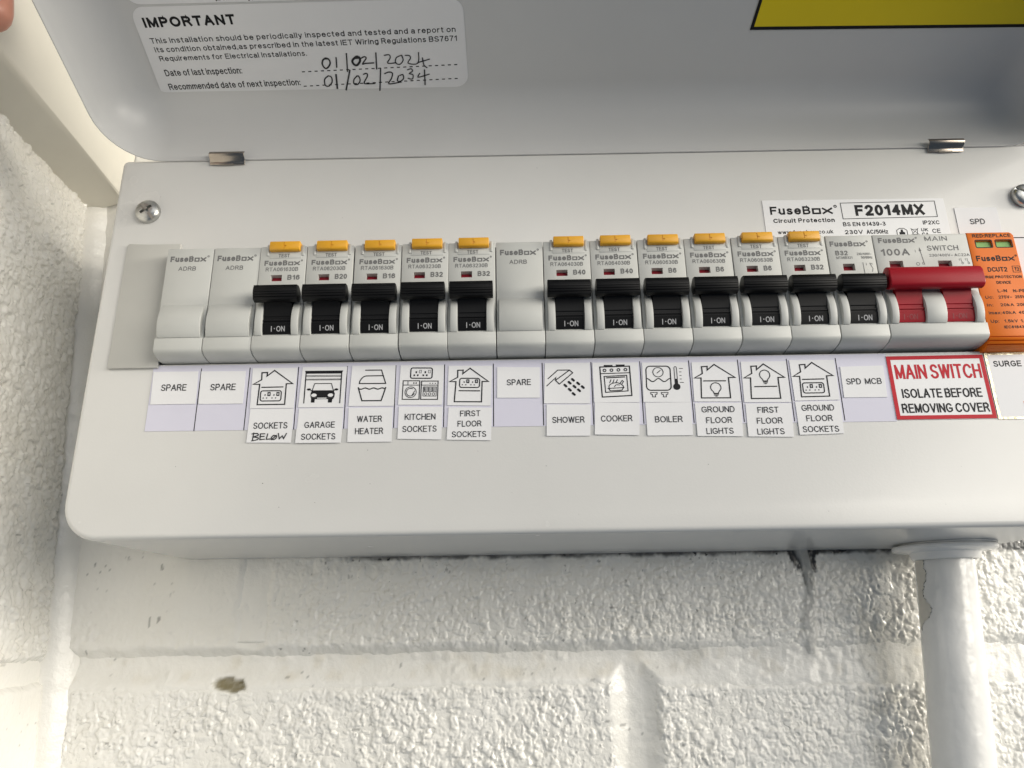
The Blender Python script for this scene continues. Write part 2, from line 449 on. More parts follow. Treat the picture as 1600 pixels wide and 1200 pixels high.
# ------------------------------------------------------------------ relief noise for the masonry
def _h(ix, iz, s):
    m = np.uint64(0xffffffff)
    n = (ix.astype(np.int64) & 0xffffffff).astype(np.uint64)*np.uint64(0x8da6b343) & m
    n = n ^ ((iz.astype(np.int64) & 0xffffffff).astype(np.uint64)*np.uint64(0xd8163841) & m) ^ (np.uint64(s)*np.uint64(0xcb1ab31f) & m)
    n = (n ^ (n >> np.uint64(16)))*np.uint64(0x85ebca6b) & m
    n = (n ^ (n >> np.uint64(13)))*np.uint64(0xc2b2ae35) & m
    n = n ^ (n >> np.uint64(16))
    return (n & np.uint64(0xffff)).astype(np.float64)/65535.0
def vnoise(x, z, cell, s):
    x = x/cell; z = z/cell; ix = np.floor(x); iz = np.floor(z); fx = x-ix; fz = z-iz
    fx = fx*fx*(3-2*fx); fz = fz*fz*(3-2*fz)
    a = _h(ix, iz, s); b = _h(ix+1, iz, s); c = _h(ix, iz+1, s); d = _h(ix+1, iz+1, s)
    return (a*(1-fx)+b*fx)*(1-fz)+(c*(1-fx)+d*fx)*fz*1.0
def fbm(x, z, cell, s, o=3):
    t = 0; a = 1; n = 0
    for k in range(o): t = t+a*vnoise(x, z, cell/2**k, s+k*17); n += a; a *= 0.5
    return t/n
def worley(x, z, cell, s):
    x = x/cell; z = z/cell; ix = np.floor(x); iz = np.floor(z)
    f1 = np.full(x.shape, 9.0); f2 = np.full(x.shape, 9.0); idv = np.zeros(x.shape)
    for dx in (-1, 0, 1):
        for dz in (-1, 0, 1):
            cx = ix+dx; cz = iz+dz
            px = cx+0.1+0.8*_h(cx, cz, s); pz = cz+0.1+0.8*_h(cx, cz, s+5)
            d = np.hypot(px-x, pz-z)
            m = d < f1
            f2 = np.where(m, f1, np.minimum(f2, d)); idv = np.where(m, _h(cx, cz, s+9), idv); f1 = np.where(m, d, f1)
    return f1*cell, f2*cell, idv
def sstep(a, b, x):
    t = np.clip((x-a)/(b-a), 0, 1); return t*t*(3-2*t)
def stucco(x, z, s=0):
    """thickly painted rough block face: flattened blobs with worm-like creases, mm"""
    x = x*1.12; z = z*1.12
    wx = x+3.4*(fbm(x, z, 5.0, 11+s)-0.5)+0.8*(vnoise(x, z, 1.6, 14+s)-0.5)
    wz = z+3.4*(fbm(x, z, 5.0, 23+s)-0.5)+0.8*(vnoise(x, z, 1.6, 27+s)-0.5)
    f1, f2, i1 = worley(wx*1.1, wz*0.85, 2.7, 31+s)
    a = sstep(0.0, 0.55, 1-(f1/1.75)**2)*(0.25+0.75*i1)
    g1, g2, i2 = worley(wx*1.05, wz*0.9, 5.6, 47+s)
    b = sstep(0.0, 0.6, 1-(g1/3.4)**2)*(0.10+0.85*i2)
    dens = sstep(0.40, 0.62, fbm(x, z, 24, 61+s))
    pit = sstep(0.66, 0.80, fbm(x, z, 5.5, 67+s))
    hole = sstep(0.80, 0.86, vnoise(x, z, 2.1, 83+s))
    k1, k2, i3 = worley(wx*1.0+3.1, wz*0.9, 1.55, 91+s)
    grain = sstep(0.0, 0.7, 1-(k1/0.95)**2)*(0.2+0.8*i3)
    crease = 1-sstep(0.05, 0.40, f2-f1)
    return 0.58*a*(0.35+0.80*dens)+0.58*b+0.20*grain*(0.35+0.65*dens)-0.14*crease+0.22*(fbm(x, z, 1.3, 71+s)-0.5)+0.8*(fbm(x, z, 16, 77+s)-0.5)-0.6*pit-0.55*hole

# ================================================================== SETTING: the painted block walls
YW = 80.0                                    # face of the back wall
BOX_BOTTOM = -62.4
def XL(z): return -82.0-0.085*(z+140.0)      # face of the side wall, which leans a little

def grid_mesh(us, vs, fn, attrs=None, smooth=True):
    U, V = np.meshgrid(us, vs)
    P = fn(U, V)
    n, k = len(us), len(vs)
    idx = np.arange(n*k).reshape(k, n)
    quads = np.stack([idx[:-1, :-1], idx[:-1, 1:], idx[1:, 1:], idx[1:, :-1]], -1).reshape(-1, 4)
    me = bpy.data.meshes.new('grid')
    me.vertices.add(n*k); me.loops.add(quads.size); me.polygons.add(len(quads))
    me.vertices.foreach_set('co', (np.stack(P, -1).reshape(-1, 3)*S).astype(np.float32).ravel())
    me.loops.foreach_set('vertex_index', quads.astype(np.int32).ravel())
    me.polygons.foreach_set('loop_start', (np.arange(len(quads))*4).astype(np.int32))
    me.update(calc_edges=True); me.validate()
    if attrs:
        for nm, a in attrs(U, V).items():
            at = me.attributes.new(nm, 'FLOAT', 'POINT')
            at.data.foreach_set('value', a.astype(np.float32).ravel())
    if smooth: me.shade_smooth()
    return me

def stains_and_shade(x, z):
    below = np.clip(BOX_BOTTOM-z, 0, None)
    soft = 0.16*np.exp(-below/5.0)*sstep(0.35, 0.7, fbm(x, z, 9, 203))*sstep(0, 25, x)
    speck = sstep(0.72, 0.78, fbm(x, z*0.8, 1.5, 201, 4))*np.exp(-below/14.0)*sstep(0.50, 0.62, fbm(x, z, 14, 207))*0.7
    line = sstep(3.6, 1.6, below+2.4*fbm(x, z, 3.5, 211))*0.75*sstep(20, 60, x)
    core = np.exp(-((x-243.0)/6.5)**2)*np.exp(-below/13.0)
    mould = sstep(0.30, 0.46, core*1.0+1.1*(fbm(x*1.0, z*0.55, 2.4, 221, 4)-0.5)*np.sqrt(core))
    mould2 = sstep(0.45, 0.62, np.exp(-((x-259)/5.0)**2)*np.exp(-below/2.5)+0.5*(fbm(x, z, 1.6, 225)-0.5))*0.8
    far = sstep(0.84, 0.87, fbm(x, z, 1.9, 231, 2))*0.5*sstep(0.55, 0.62, fbm(x, z, 22, 233))
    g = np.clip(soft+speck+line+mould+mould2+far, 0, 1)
    px = 242.5+1.2*np.sin(z/7.0)+0.03*(z+85)
    drip = sstep(3.2, 1.0, np.abs(x-px)+3.0*(fbm(x, z*0.7, 4, 241, 4)-0.5))*sstep(-109, -103, z)
    hole = sstep(1.0, 0.6, np.hypot((x+7.5)/8.5, (z+115.5+0.1*(x+7))/4.2)*(1+0.6*sstep(-116, -118, z))+0.8*(fbm(x, z, 3.0, 251, 5)-0.5))*(0.9+0.1*sstep(0.35, 0.6, fbm(x, z, 1.6, 255)))
    yel = np.clip(np.exp(-((x-270)/10.0)**2)*sstep(-66, -76, z)*sstep(0.40, 0.62, fbm(x, z, 8, 261))*0.22, 0, 1)  # pipe's soft shadow painted as a patchy yellowish tint to its left
    yel = np.maximum(yel, 0.22*sstep(0.5, 0.8, fbm(x, z, 7, 263))*sstep(-100, -106, z)*sstep(-116, -112, z))
    return dict(grime=g, bare=hole, drip=drip, dripcol=np.clip(drip*(0.42+0.5*sstep(-100, -66, z)), 0, 1), yellowed_and_shade=yel)

def joint_depth(x, z):
    d = 4.2*(1-0.78*sstep(168, 196, x+4*(fbm(x, z, 9, 301)-0.5)))
    return np.where(z > -99.0, 1.0, d)

wall = empty('wall', (120, 80, -190), 'white painted blockwork wall behind the consumer unit', 'wall')
WO = Matrix.Translation(Vector((120, 80, -190))*-S)
def kid(name, me, m, parent):
    me.transform(Matrix.Translation(-parent.location)); return link(name, me, m, parent)

def mortar_fn(x, z):
    st = stains_and_shade(x, z)
    fade = 1-0.80*sstep(176, 200, x+4*(fbm(x, z, 9, 301)-0.5))       # the joint is filled flush further right
    t = sstep(-103.0, -116.5, z+1.6*(fbm(x, z, 15, 319)-0.5))        # weathered: deep at the top, flush at the foot
    y = YW+0.55+4.0*fade*(1-t**1.5)
    vj = sstep(12.0, 3.0, np.abs(x-164.5+0.8*np.sin(z/9)))*sstep(-100, -107, z)       # the perpend below runs back into it
    y = np.maximum(y, YW+0.55+3.6*vj)
    y = np.where(z > -98.5, YW+0.7, y)
    y = y+0.8*(fbm(x, z, 12, 311)-0.5)+0.32*(fbm(x, z, 2.4, 313)-0.5)-0.5*sstep(0.70, 0.80, fbm(x, z, 5, 315))
    y = y-(0.10+0.34*sstep(180, 210, x))*(stucco(x, z, 6)-0.5)
    y = y+2.0*st['bare']*(0.5+fbm(x, z, 2.5, 317))-0.8*st['drip']
    return x, y, z
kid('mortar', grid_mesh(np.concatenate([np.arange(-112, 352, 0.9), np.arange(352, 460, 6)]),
     np.concatenate([np.arange(-190, -150, 4), np.arange(-150, -58, 0.9), np.arange(-58, 260, 4)]), mortar_fn, stains_and_shade), M['mortar'], wall)

def block(us, vs, x0, x1, z0, z1, amp, seed, side=3.4):
    def fn(x, z):
        st = stains_and_shade(x, z)
        jit = 2.0*(fbm(x, z, 7, seed+3)-0.5)+0.9*(fbm(x, z, 2.2, seed+4)-0.5)
        dx = np.minimum(x-x0, x1-x)+jit; db = z-z0+jit; dt = z1-z+jit
        d = np.minimum(np.minimum(dx, db), dt)
        a = amp(x, z)*(1-0.6*sstep(5.0, 0.5, d))
        y = YW-a*(stucco(x, z, seed)-0.45)-0.6*(fbm(x, z, 40, seed+8)-0.5)
        fade = 1-0.80*sstep(176, 200, x+4*(fbm(x, z, 9, 301)-0.5))
        y = y+np.maximum.reduce([(side+1.4)*sstep(4.8, -2.0, dx), (4.0*fade+1.5)*sstep(4.2, -2.0, db), 2.2*sstep(2.2, -2.6, dt)])
        y = y*(1-st['drip']*0.7)+(YW-1.9+1.6*fbm(x, z*0.6, 2.4, 243))*st['drip']*0.7+2.6*st['bare']*(0.4+fbm(x, z, 2.5, 317))
        return x, y, z
    return kid('block', grid_mesh(us, vs, fn, stains_and_shade), M['wall'], wall)
fz = np.concatenate([np.arange(-106, -58, 0.42), np.arange(-58, 116, 4)])
fzl = np.arange(-106, 116, 0.9)
block(np.arange(-86, 2, 0.7), fzl, -84, -4, -103, 113,
      lambda x, z: 0.26+0.30*sstep(-88, -100, z)+0.45*np.exp(-((x+72)/6)**2-((z+92)/6)**2), 1, 0.5)
block(np.concatenate([np.arange(0, 352, 0.42), np.arange(352, 450, 5)]), fz, 3, 446, -103, 113,
      lambda x, z: (0.75+0.25*sstep(-70, -92, z))*(0.42+0.58*sstep(10, 36, x))*1.15, 2, 0.5)
lz = np.concatenate([np.arange(-190, -150, 3), np.arange(-150, -113, 0.42)])
block(np.arange(-82, 160, 0.42), lz, -79, 157.5, -333, -116.0, lambda x, z: 1.15+0*x, 3)
block(np.concatenate([np.arange(168, 352, 0.42), np.arange(352, 450, 5)]), lz, 171.5, 446, -333, -117.0, lambda x, z: 1.2+0*x, 4)
block(np.arange(-60, 450, 6), np.arange(118, 260, 6), -84, 446, 122, 330, lambda x, z: 0.6+0*x, 5)

side = empty('wall', (-92, 0, -190), 'white rough painted side wall left of the consumer unit', 'wall')
def side_noise(y, z): return stucco(y+500, z, 9)
def s_st(y, z):
    o = np.zeros(y.shape); sp = sstep(0.86, 0.89, fbm(y, z, 1.8, 401, 2))*0.35
    return dict(grime=sp, bare=o, drip=o, yellowed_and_shade=0.10*sstep(0.4, 0.8, fbm(y, z, 30, 403)))
def side_block(us, vs, z0, z1, amp, seed):
    def fn(y, z):
        d = np.minimum(np.minimum(76.5-y, y+260), np.minimum(z-z0, z1-z))+2.0*(fbm(y, z, 6, seed)-0.5)
        e = sstep(3.0, -1.6, d)
        x = XL(z)+amp*(stucco(y+500, z, seed)-0.4)-3.8*e
        return x, y, z
    me = grid_mesh(us, vs, fn, s_st)
    me.flip_normals()
    return kid('block', me, M['wall'], side)
sy = np.concatenate([np.arange(-230, -40, 5), np.arange(-40, 82, 0.5)])
side_block(sy, np.arange(-107, 140, 0.5), -104.5, 300, 1.6, 9)
side_block(sy, np.concatenate([np.arange(-190, -155, 4), np.arange(-155, -109, 0.7)]), -320, -112, 0.15, 12)
me = grid_mesh(np.arange(-230, 90, 1.5), np.concatenate([np.arange(-190, -150, 4), np.arange(-150, -90, 0.8), np.arange(-90, 260, 5)]),
     lambda y, z: (XL(z)-2.2+0.4*(fbm(y, z, 9, 411)-0.5), y, z), s_st)
me.flip_normals(); kid('mortar', me, M['mortar'], side)

# struck mortar fillet running up the corner
def bead(a, z):
    t = np.radians(a)
    r = 15.0+1.6*(fbm(z*1.0, a*0.1, 14, 421)-0.5)+0.35*(fbm(z, a*0.3, 3, 423)-0.5)
    cx = XL(z)-4.6+0.9*(fbm(z, z*0, 30, 425)-0.5)
    return cx+r*np.cos(t), 89.5-r*np.sin(t), z+0*t
kid('corner_fillet', grid_mesh(np.linspace(-30, 210, 30), np.concatenate([np.arange(-190, -155, 4), np.arange(-155, 150, 0.9)]), bead,
     None), M['mortar'], wall)

# painted timber running out along the side wall above
beam = empty('beam', (-100, 80, 125), 'cream painted timber batten along the side wall, behind the lid', 'beam')
def beam_mesh():
    ys = np.linspace(79.2, -190, 26)
    sec = [(-122, -10.0), (-110, -7.5), (-89, -0.9), (-87.2, -0.4), (-86.4, 0.3), (-86, 1.5), (-86, 95), (-122, 95)]
    V = []; F = []
    for y in ys:
        zb = 126.6-0.0635*y
        for x, dz in sec: V.append((x+0.25*math.sin(y/31.0), y, zb+dz+0.3*math.sin(y/23.0+x)))
    n = len(sec)
    for i in range(len(ys)-1):
        for k in range(n):
            j = (k+1) % n; F.append((i*n+k, i*n+j, (i+1)*n+j, (i+1)*n+k))
    F.append(tuple(range(n))[::-1]); F.append(tuple((len(ys)-1)*n+k for k in range(n)))
    return mesh_from(V, F, 'beam', 25)
kid('board', beam_mesh(), M['beam'], beam)

# ================================================================== THE CONSUMER UNIT
unit = empty('consumer_unit', (144.7, 80, BOX_BOTTOM), 'white metal consumer unit with its hinged lid held open', 'consumer unit')
def upart(name, me, m, parent=None, label=None):
    p = parent or unit
    off = unit.location + (p.location if p is not unit else Vector())
    me.transform(Matrix.Translation(-off))
    o = link(name, me, m, p)
    if label: o['label'] = label
    return o

# --- front cover: a folded steel tray with rounded lower corners and a cut-out for the modules
def cover_mesh():
    X0, X1, Z0, Z1 = -43.0, 332.4, BOX_BOTTOM, 90.8
    loops = []
    fil = 2.0
    prof = [(fil*(1-math.sin(R(a))), fil*(1-math.cos(R(a)))) for a in (90, 72, 54, 36, 18, 0)]   # (y from front, inset) reversed below
    steps = []
    for a in (0, 15, 30, 45, 60, 75, 90):
        steps.append((fil*(1-math.sin(R(a))), fil*(1-math.cos(R(a)))))
    # a=0 -> y=fil, inset 0 ; a=90 -> y=0, inset fil
    order = [(YW-0.3, 0.0), (40.0, 0.0)]+steps
    V = []; F = []; n = None
    for y, ins in order:
        pts = rrect(X0+ins, Z0+ins, X1-ins, Z1-ins, [max(2.5-ins, 0.4), max(2.5-ins, 0.4), 13.0-ins, 13.0-ins], 8)
        n = len(pts)
        for x, z in pts: V.append((x, y, z))
    for i in range(len(order)-1):
        for k in range(n):
            j = (k+1) % n; F.append((i*n+k, i*n+j, (i+1)*n+j, (i+1)*n+k))
    F.append(tuple(range(n))); F.append(tuple((len(order)-1)*n+k for k in range(n))[::-1])
    me = mesh_from(V, F, 'cover')
    bm = bmesh.new(); bm.from_mesh(me); bmesh.ops.recalc_face_normals(bm, faces=bm.faces); bm.to_mesh(me); bm.free()
    return me
cut = B().box(-17.0, 305.6, -6, 40, 1.4, 47.9).mesh(smooth=None)
upart('front_cover', boolean(cover_mesh(), [cut], 30), M['enamel'])
upart('module_well', B().box(-16.9, 305.5, 30, 32, 1.5, 47.8).mesh(smooth=None), M['dark'])

# pressed outlines of the cable knock-outs under the box
for (xa, xb, yy) in ((35, 72, 66), (74, 110, 66), (141, 176, 62), (185, 222, 62), (231, 266, 61)):
    V = []; F = []; N = 14
    for k in range(N+1):
        t = k/N; x = xa+(xb-xa)*t; y = yy+12.0*math.sin(math.pi*t)**0.8*0.75
        w = 0.45*(0.4+0.6*math.sin(math.pi*min(max(t, .06), .94)))
        V += [(x, y-w/2, BOX_BOTTOM-0.12), (x, y+w/2, BOX_BOTTOM-0.12)]
    for k in range(N): F.append((2*k, 2*k+1, 2*k+3, 2*k+2))
    upart('knockout_outline', mesh_from(V, F), M['grime'])

# --- blanking plate at the left end of the cut-out
pl = B().prism([(-34.6, 0.0), (-16.0, 0.0), (-16.0, 2.4), (-13.6, 2.4), (-13.6, 51.2), (-26.5, 51.2), (-33.9, 51.6), (-34.6, 50.6)], 0.0, -1.3, 0.25, 2, axis='y')
upart('blanking_plate', pl.mesh(), M['plate'], label='beige plastic blanking plate at the left end of the module row')

# --- cover screws
def screw(cx, cz, rot):
    prof = [(4.7, 0.2), (4.85, -0.6), (4.8, -1.6), (4.6, -2.1), (4.2, -2.55), (3.3, -2.95), (1.9, -3.15), (0.4, -3.2)]
    head = B().lathe(prof, (0, 0, 0), 'y', 40).mesh()
    c1 = B().box(-0.65, 0.65, -6, -2.0, -6, 6).mesh(smooth=None)
    c2 = B().box(-2.5, 2.5, -6, -1.2, -0.62, 0.62).mesh(smooth=None)
    c3 = B().lathe([(1.5, -6), (0.9, -1.0)], (0, 0, 0), 'y', 12).mesh(smooth=None)
    me = boolean(head, [c1, c2, c3], 30)
    me.transform(Matrix.Translation(Vector((cx, 0, cz))*S) @ Matrix.Rotation(R(rot), 4, 'Y'))
    return upart('cover_screw', me, M['steel'])
screw(-28.7, 65.9, -38)
screw(318.1, 66.2, -52)

# --- lid, hinged along the top edge and standing open
TH = R(21.5)
LU = Vector((0, -math.cos(TH), math.sin(TH)))        # out along the lid
LN = Vector((0, -math.sin(TH), -math.cos(TH)))       # its inner face looks this way
LE = Vector((0, -0.6, 89.7))
LD = 25.0
def lidp(x, s, d, h=0.0):
    p = LE+LU*s+LN*(h-d); return (x, p.y, p.z)
def lid_mesh():
    X0, X1, S0, S1, rc, t = -46.5, 336.0, 0.0, 158.0, 21.0, 0.4
    inner = [(0.0, 0.0), (0.0, 1.6), (0.15, 3.2)]
    for a in range(0, 91, 9):
        inner.append((0.4+17.5*(1-math.cos(R(a))), 4.0+(LD-4.0)*math.sin(R(a))))
    outer = [(o-t*1.0, d) for o, d in inner[:4]]
    outer += [(0.4-t+17.5*(1-math.cos(R(a))), 4.0+(LD+t-4.0)*math.sin(R(a))) for a in range(9, 91, 9)]
    seq = outer[::-1]+inner
    V = []; F = []; n = None
    for o, d in seq:
        pts = rrect(X0+o, S0+o, X1-o, S1-o, max(rc-o, 2.0), 9); n = len(pts)
        V += [lidp(x, s, d) for x, s in pts]
    for i in range(len(seq)-1):
        for k in range(n):
            j = (k+1) % n; F.append((i*n+k, i*n+j, (i+1)*n+j, (i+1)*n+k))
    F.append(tuple(range(n))[::-1]); F.append(tuple((len(seq)-1)*n+k for k in range(n)))
    me = mesh_from(V, F, 'lid')
    bm = bmesh.new(); bm.from_mesh(me); bmesh.ops.recalc_face_normals(bm, faces=bm.faces); bm.to_mesh(me); bm.free()
    me.shade_smooth(); me.set_sharp_from_angle(angle=R(50))
    return me
lid = upart('lid', lid_mesh(), M['lid'], label='open lid with its inner face in shade')

# --- hinge clips, bent spring steel
def clip(xa, xb, shift):
    c = [(-0.35, 87.3), (-0.5, 88.5), (-1.1, 89.3), (-2.2, 90.0), (-2.7, 91.0), (-2.4, 91.9), (-1.8, 92.5)]
    outl = [(y-0.5, z-0.1) for y, z in c]
    b = B().prism(c+outl[::-1], xa, xb, 0.12, 2)
    b.box(xa+4.0, xb-4.6, -1.2, -0.55, 87.0, 87.5, 0.05)
    o = upart('hinge_clip', b.mesh(smooth=50), M['clip'])
    return o
clip(-6.6, 7.6, 0); clip(284.4, 298.6, 0)

# --- stickers on the lid
def lid_sticker(name, corners, r, m, label, h=0.0):
    (x0, s0), (x1, s1), (x2, s2), (x3, s3) = corners     # bl, br, tr, tl
    pts = rrect(0, 0, 1, 1, 0.0001, 1)
    W = x1-x0; H = s3-s0
    out = []
    for u, v in rrect(0, 0, W, H, r, 6):
        a, b = u/W, v/H
        out.append(((x0*(1-a)+x1*a)*(1-b)+(x3*(1-a)+x2*a)*b, (s0*(1-a)+s1*a)*(1-b)+(s3*(1-a)+s2*a)*b))
    n = len(out)
    V = [lidp(x, s, LD, 0.05+h) for x, s in out]+[lidp(x, s, LD, 0.18+h) for x, s in out]
    F = [tuple(range(n, 2*n))]+[(k, (k+1) % n, n+(k+1) % n, n+k) for k in range(n)]
    me = mesh_from(V, F)
    bm = bmesh.new(); bm.from_mesh(me); bmesh.ops.recalc_face_normals(bm, faces=bm.faces); bm.to_mesh(me); bm.free()
    return upart(name, me, m, label=label)
def lidframe(h0):
    def fr(u, v, h):
        p = lidp(u, v, LD, h0+h); o = unit.location/S
        return (p[0]-o.x, p[1]-o.y, p[2]-o.z)
    return fr
st = lid_sticker('notice_sticker', [(-28.0, 12.2), (98.8, 16.2), (98.6, 51.0), (-27.3, 50.0)], 5.0, M['sticker'],
                 'white rounded sticker headed IMPORTANT with hand-written inspection dates')
sl = 0.02
ik = Ink()
ik.text('IMPORTANT', -24.1, 42.2, 35.4, 3.9, 0.05, slope=sl)
ik.text('This installation should be periodically inspected and tested and a report on', -24.2, 36.1, 119.3, 2.15, 0.006, slope=sl)
ik.text('its condition obtained,as prescribed in the latest IET Wiring Regulations BS7671', -23.8, 32.6, 119.2, 2.15, 0.006, slope=sl)
ik.text('Requirements for Electrical Installations.', -23.3, 29.0, 58.8, 2.1, 0.006, slope=sl)
ik.text('Date of last inspection:', -23.4, 22.8, 31.2, 2.7, 0.0, slope=sl)
ik.text('Recommended date of next inspection:', -24.0, 16.9, 54.2, 2.7, 0.0, slope=sl)
for (xa, ya, xb, yb, n) in ((31.9, 23.6, 96.1, 25.5, 25), (31.2, 17.5, 95.9, 19.7, 25)):
    for k in range(n):
        t = k/n; x = xa+(xb-xa)*t; y = ya+(yb-ya)*t
        ik.line([(x, y), (x+1.25, y+0.04)], 0.42, cap=False)
ik.build('lettering', M['p_black'], lidframe(0.20), st)
hand = Ink()
for w, s in ((.62, [(41.3, 28.3), (42.6, 29.1), (43.8, 28.5), (44.0, 27.0), (42.9, 25.4), (41.7, 24.9), (40.9, 26.1), (40.9, 27.3), (41.8, 28.7), (43.6, 28.8)]),
 (.5, [(46.8, 29.2), (46.3, 25.3)]), (.5, [(51.2, 30.8), (50.3, 23.5)]),
 (.85, [(53.6, 28.5), (55.0, 29.5), (56.1, 29.0), (56.0, 27.5), (54.6, 26.0), (53.5, 26.3), (53.0, 27.6), (53.9, 28.8), (55.4, 29.0)]),
 (.5, [(56.5, 28.7), (58.1, 29.4), (58.7, 28.7), (56.9, 26.5), (58.4, 26.7), (61.4, 26.8)]), (.5, [(62.9, 30.8), (62.2, 24.3)]),
 (.42, [(66.1, 29.8), (68.0, 30.0), (68.3, 28.8), (67.0, 26.6), (70.4, 26.7)]), (.42, [(72.7, 29.7), (70.7, 28.7), (70.2, 26.7), (71.8, 26.0), (73.3, 27.7), (73.0, 29.7)]),
 (.42, [(74.4, 29.6), (76.0, 29.5), (76.3, 28.4), (75.2, 26.4), (79.0, 26.3), (79.8, 30.7)]), (.45, [(79.1, 26.6), (83.8, 27.9)]), (.45, [(81.1, 28.5), (81.4, 25.5), (82.5, 24.5)]),
 (.5, [(42.2, 21.8), (40.4, 20.3), (40.1, 17.9), (41.5, 17.4), (43.2, 19.2), (43.3, 21.2), (42.2, 21.8)]), (.65, [(45.4, 22.2), (44.8, 16.4)]), (.6, [(51.3, 23.9), (48.3, 15.7)]),
 (.5, [(53.8, 21.5), (52.3, 20.0), (52.0, 18.2), (53.4, 17.9), (54.7, 19.5), (54.5, 21.3), (53.8, 21.5)]), (.5, [(56.6, 22.2), (57.9, 22.5), (57.9, 21.2), (56.2, 18.4), (58.9, 18.1), (60.6, 18.2)]),
 (.5, [(63.8, 24.4), (62.0, 14.4)]), (.5, [(65.2, 22.3), (67.0, 22.9), (68.3, 22.3), (67.6, 20.2), (66.3, 17.9), (71.3, 18.6)]),
 (.48, [(70.6, 21.2), (69.9, 19.2), (71.1, 18.9), (72.5, 20.1), (72.4, 21.7), (71.2, 21.4)]), (.42, [(74.6, 23.7), (76.1, 24.1), (76.5, 23.1), (75.1, 22.1), (76.5, 21.6), (76.1, 19.8), (74.4, 20.1)]),
 (.45, [(79.3, 22.1), (78.6, 20.5), (83.1, 21.7)]), (.5, [(81.4, 23.5), (81.0, 17.3)])):
    hand.smooth(s, w)
hand.build('handwriting', M['ink'], lidframe(0.30), st)
st2 = lid_sticker('notice_sticker', [(-27.2, 50.9), (98.5, 51.8), (98.4, 92.0), (-27.0, 91.0)], 5.0, M['sticker'],
                  'white sticker above the IMPORTANT notice, only its lower edge in view')
Ink().text('(Bonded by)', 6.0, 51.9, 14.5, 2.3, 0.03, slope=0.01).build('lettering', M['p_black'], lidframe(0.20), st2)
ys = lid_sticker('warning_sticker', [(209.4, 37.2), (318.2, 36.2), (318.2, 92.0), (213.8, 93.0)], 0.4, M['yellow'],
                 'yellow warning sticker with black border inside the lid')
Ink().line([(210.0, 37.7), (317.7, 36.8), (317.7, 91.5), (214.3, 92.4)], 1.25, closed=True).build('border', M['p_black'], lidframe(0.20), ys)

# ================================================================== paper labels stuck on the cover
def pframe(y):
    def fr(u, v, h):
        o = unit.location/S
        return (u-o.x, y-h-o.y, v-o.z)
    return fr
def paper(name, corners, y, t, m, label=None, lift=None, n=8):
    """thin sheet over four corners (tl, tr, br, bl) in cover mm, with a slightly lifted edge"""
    tl, tr, br, bl = corners
    V = []; F = []
    rng = random.Random(int(abs(tl[0]*31+tl[1]*7)))
    la, lb = (rng.uniform(0.02, 0.10), rng.uniform(0.05, 0.30)) if lift is None else lift
    def pt(a, b):
        x = (tl[0]*(1-a)+tr[0]*a)*(1-b)+(bl[0]*(1-a)+br[0]*a)*b
        z = (tl[1]*(1-a)+tr[1]*a)*(1-b)+(bl[1]*(1-a)+br[1]*a)*b
        return x, z
    k = n+1
    for layer in (0, 1):
        for j in range(k):
            for i in range(k):
                a, b = i/n, j/n; x, z = pt(a, b)
                up = la*(abs(2*a-1)**6)+lb*(b**8)
                V.append((x, y-up-(t if layer else 0.0), z))
    for j in range(n):
        for i in range(n):
            q = (j*k+i, j*k+i+1, (j+1)*k+i+1, (j+1)*k+i)
            F.append(tuple(c+k*k for c in q))
    rim = [i for i in range(k)]+[j*k+n for j in range(1, k)]+[n*k+i for i in range(n-1, -1, -1)]+[j*k for j in range(n-1, 0, -1)]
    for c, d in zip(rim, rim[1:]+rim[:1]): F.append((c, d, d+k*k, c+k*k))
    me = mesh_from(V, F)
    bm = bmesh.new(); bm.from_mesh(me); bmesh.ops.recalc_face_normals(bm, faces=bm.faces); bm.to_mesh(me); bm.free()
    me.shade_smooth(); me.set_sharp_from_angle(angle=R(40))
    return upart(name, me, m, label=label)

Y_STRIP, Y_CARD, Y_OVER = -0.04, -0.20, -0.42
sp = paper('label_strip', [(-17.9, 1.0), (252.6, 1.1), (252.6, -24.6), (-17.9, -23.9)], Y_STRIP, 0.12, M['strip'],
           'long pale lavender label strip ruled into eighteen millimetre boxes under the breakers', (0, 0))
ik = Ink()
for i in range(14):
    x = 18.0*i; ik.line([(x, -0.2), (x-0.05, -24.05)], 0.34, cap=False)
ik.build('ruled_line', M['p_black'], pframe(Y_STRIP-0.135), sp)

# ------- pictograms, drawn in mm from a card's top left corner (v down)
CW, CH = 16.4, 15.6
HOUSE = [(.6, 6.35), (3.6, 4.6), (3.5, 1.85), (5.55, 1.75), (5.45, 3.2), (8.1, 1.0), (15.2, 6.2), (12.85, 6.25), (12.9, 14.15), (2.6, 14.2), (3.0, 6.35)]
LW = 0.46
def ic_house(k): k.line(HOUSE, LW, closed=True)
def ic_socket(k, u, v, w, h, open_sw=False):
    k.rect(u, v, u+w, v+h, 0.4, 0.8)
    for q in (0, 1):
        o = u+q*w*0.43
        k.rect(o+w*.20, v+h*.33, o+w*.245, v+h*.5)
        k.rect(o+w*.11, v+h*.66, o+w*.17, v+h*.76); k.rect(o+w*.28, v+h*.66, o+w*.34, v+h*.76)
        k.rect(o+w*.36, v+h*.17, o+w*.46, v+h*.47, 0.17 if open_sw else 0.36)
def ic_bulb(k, u, v):
    pts = [(u+1.85*math.cos(R(a)), v-1.85*math.sin(R(a))) for a in range(-50, 231, 20)]
    pts = [(u+.8, v+2.3), (u+.85, v+1.9)]+pts+[(u-.85, v+1.9), (u-.8, v+2.3)]
    k.line(pts, 0.32, closed=True)
    k.line([(u-.75, v+2.65), (u+.75, v+2.65)], 0.26); k.line([(u-.65, v+3.05), (u+.65, v+3.05)], 0.24); k.line([(u-.3, v+3.42), (u+.3, v+3.42)], 0.26)
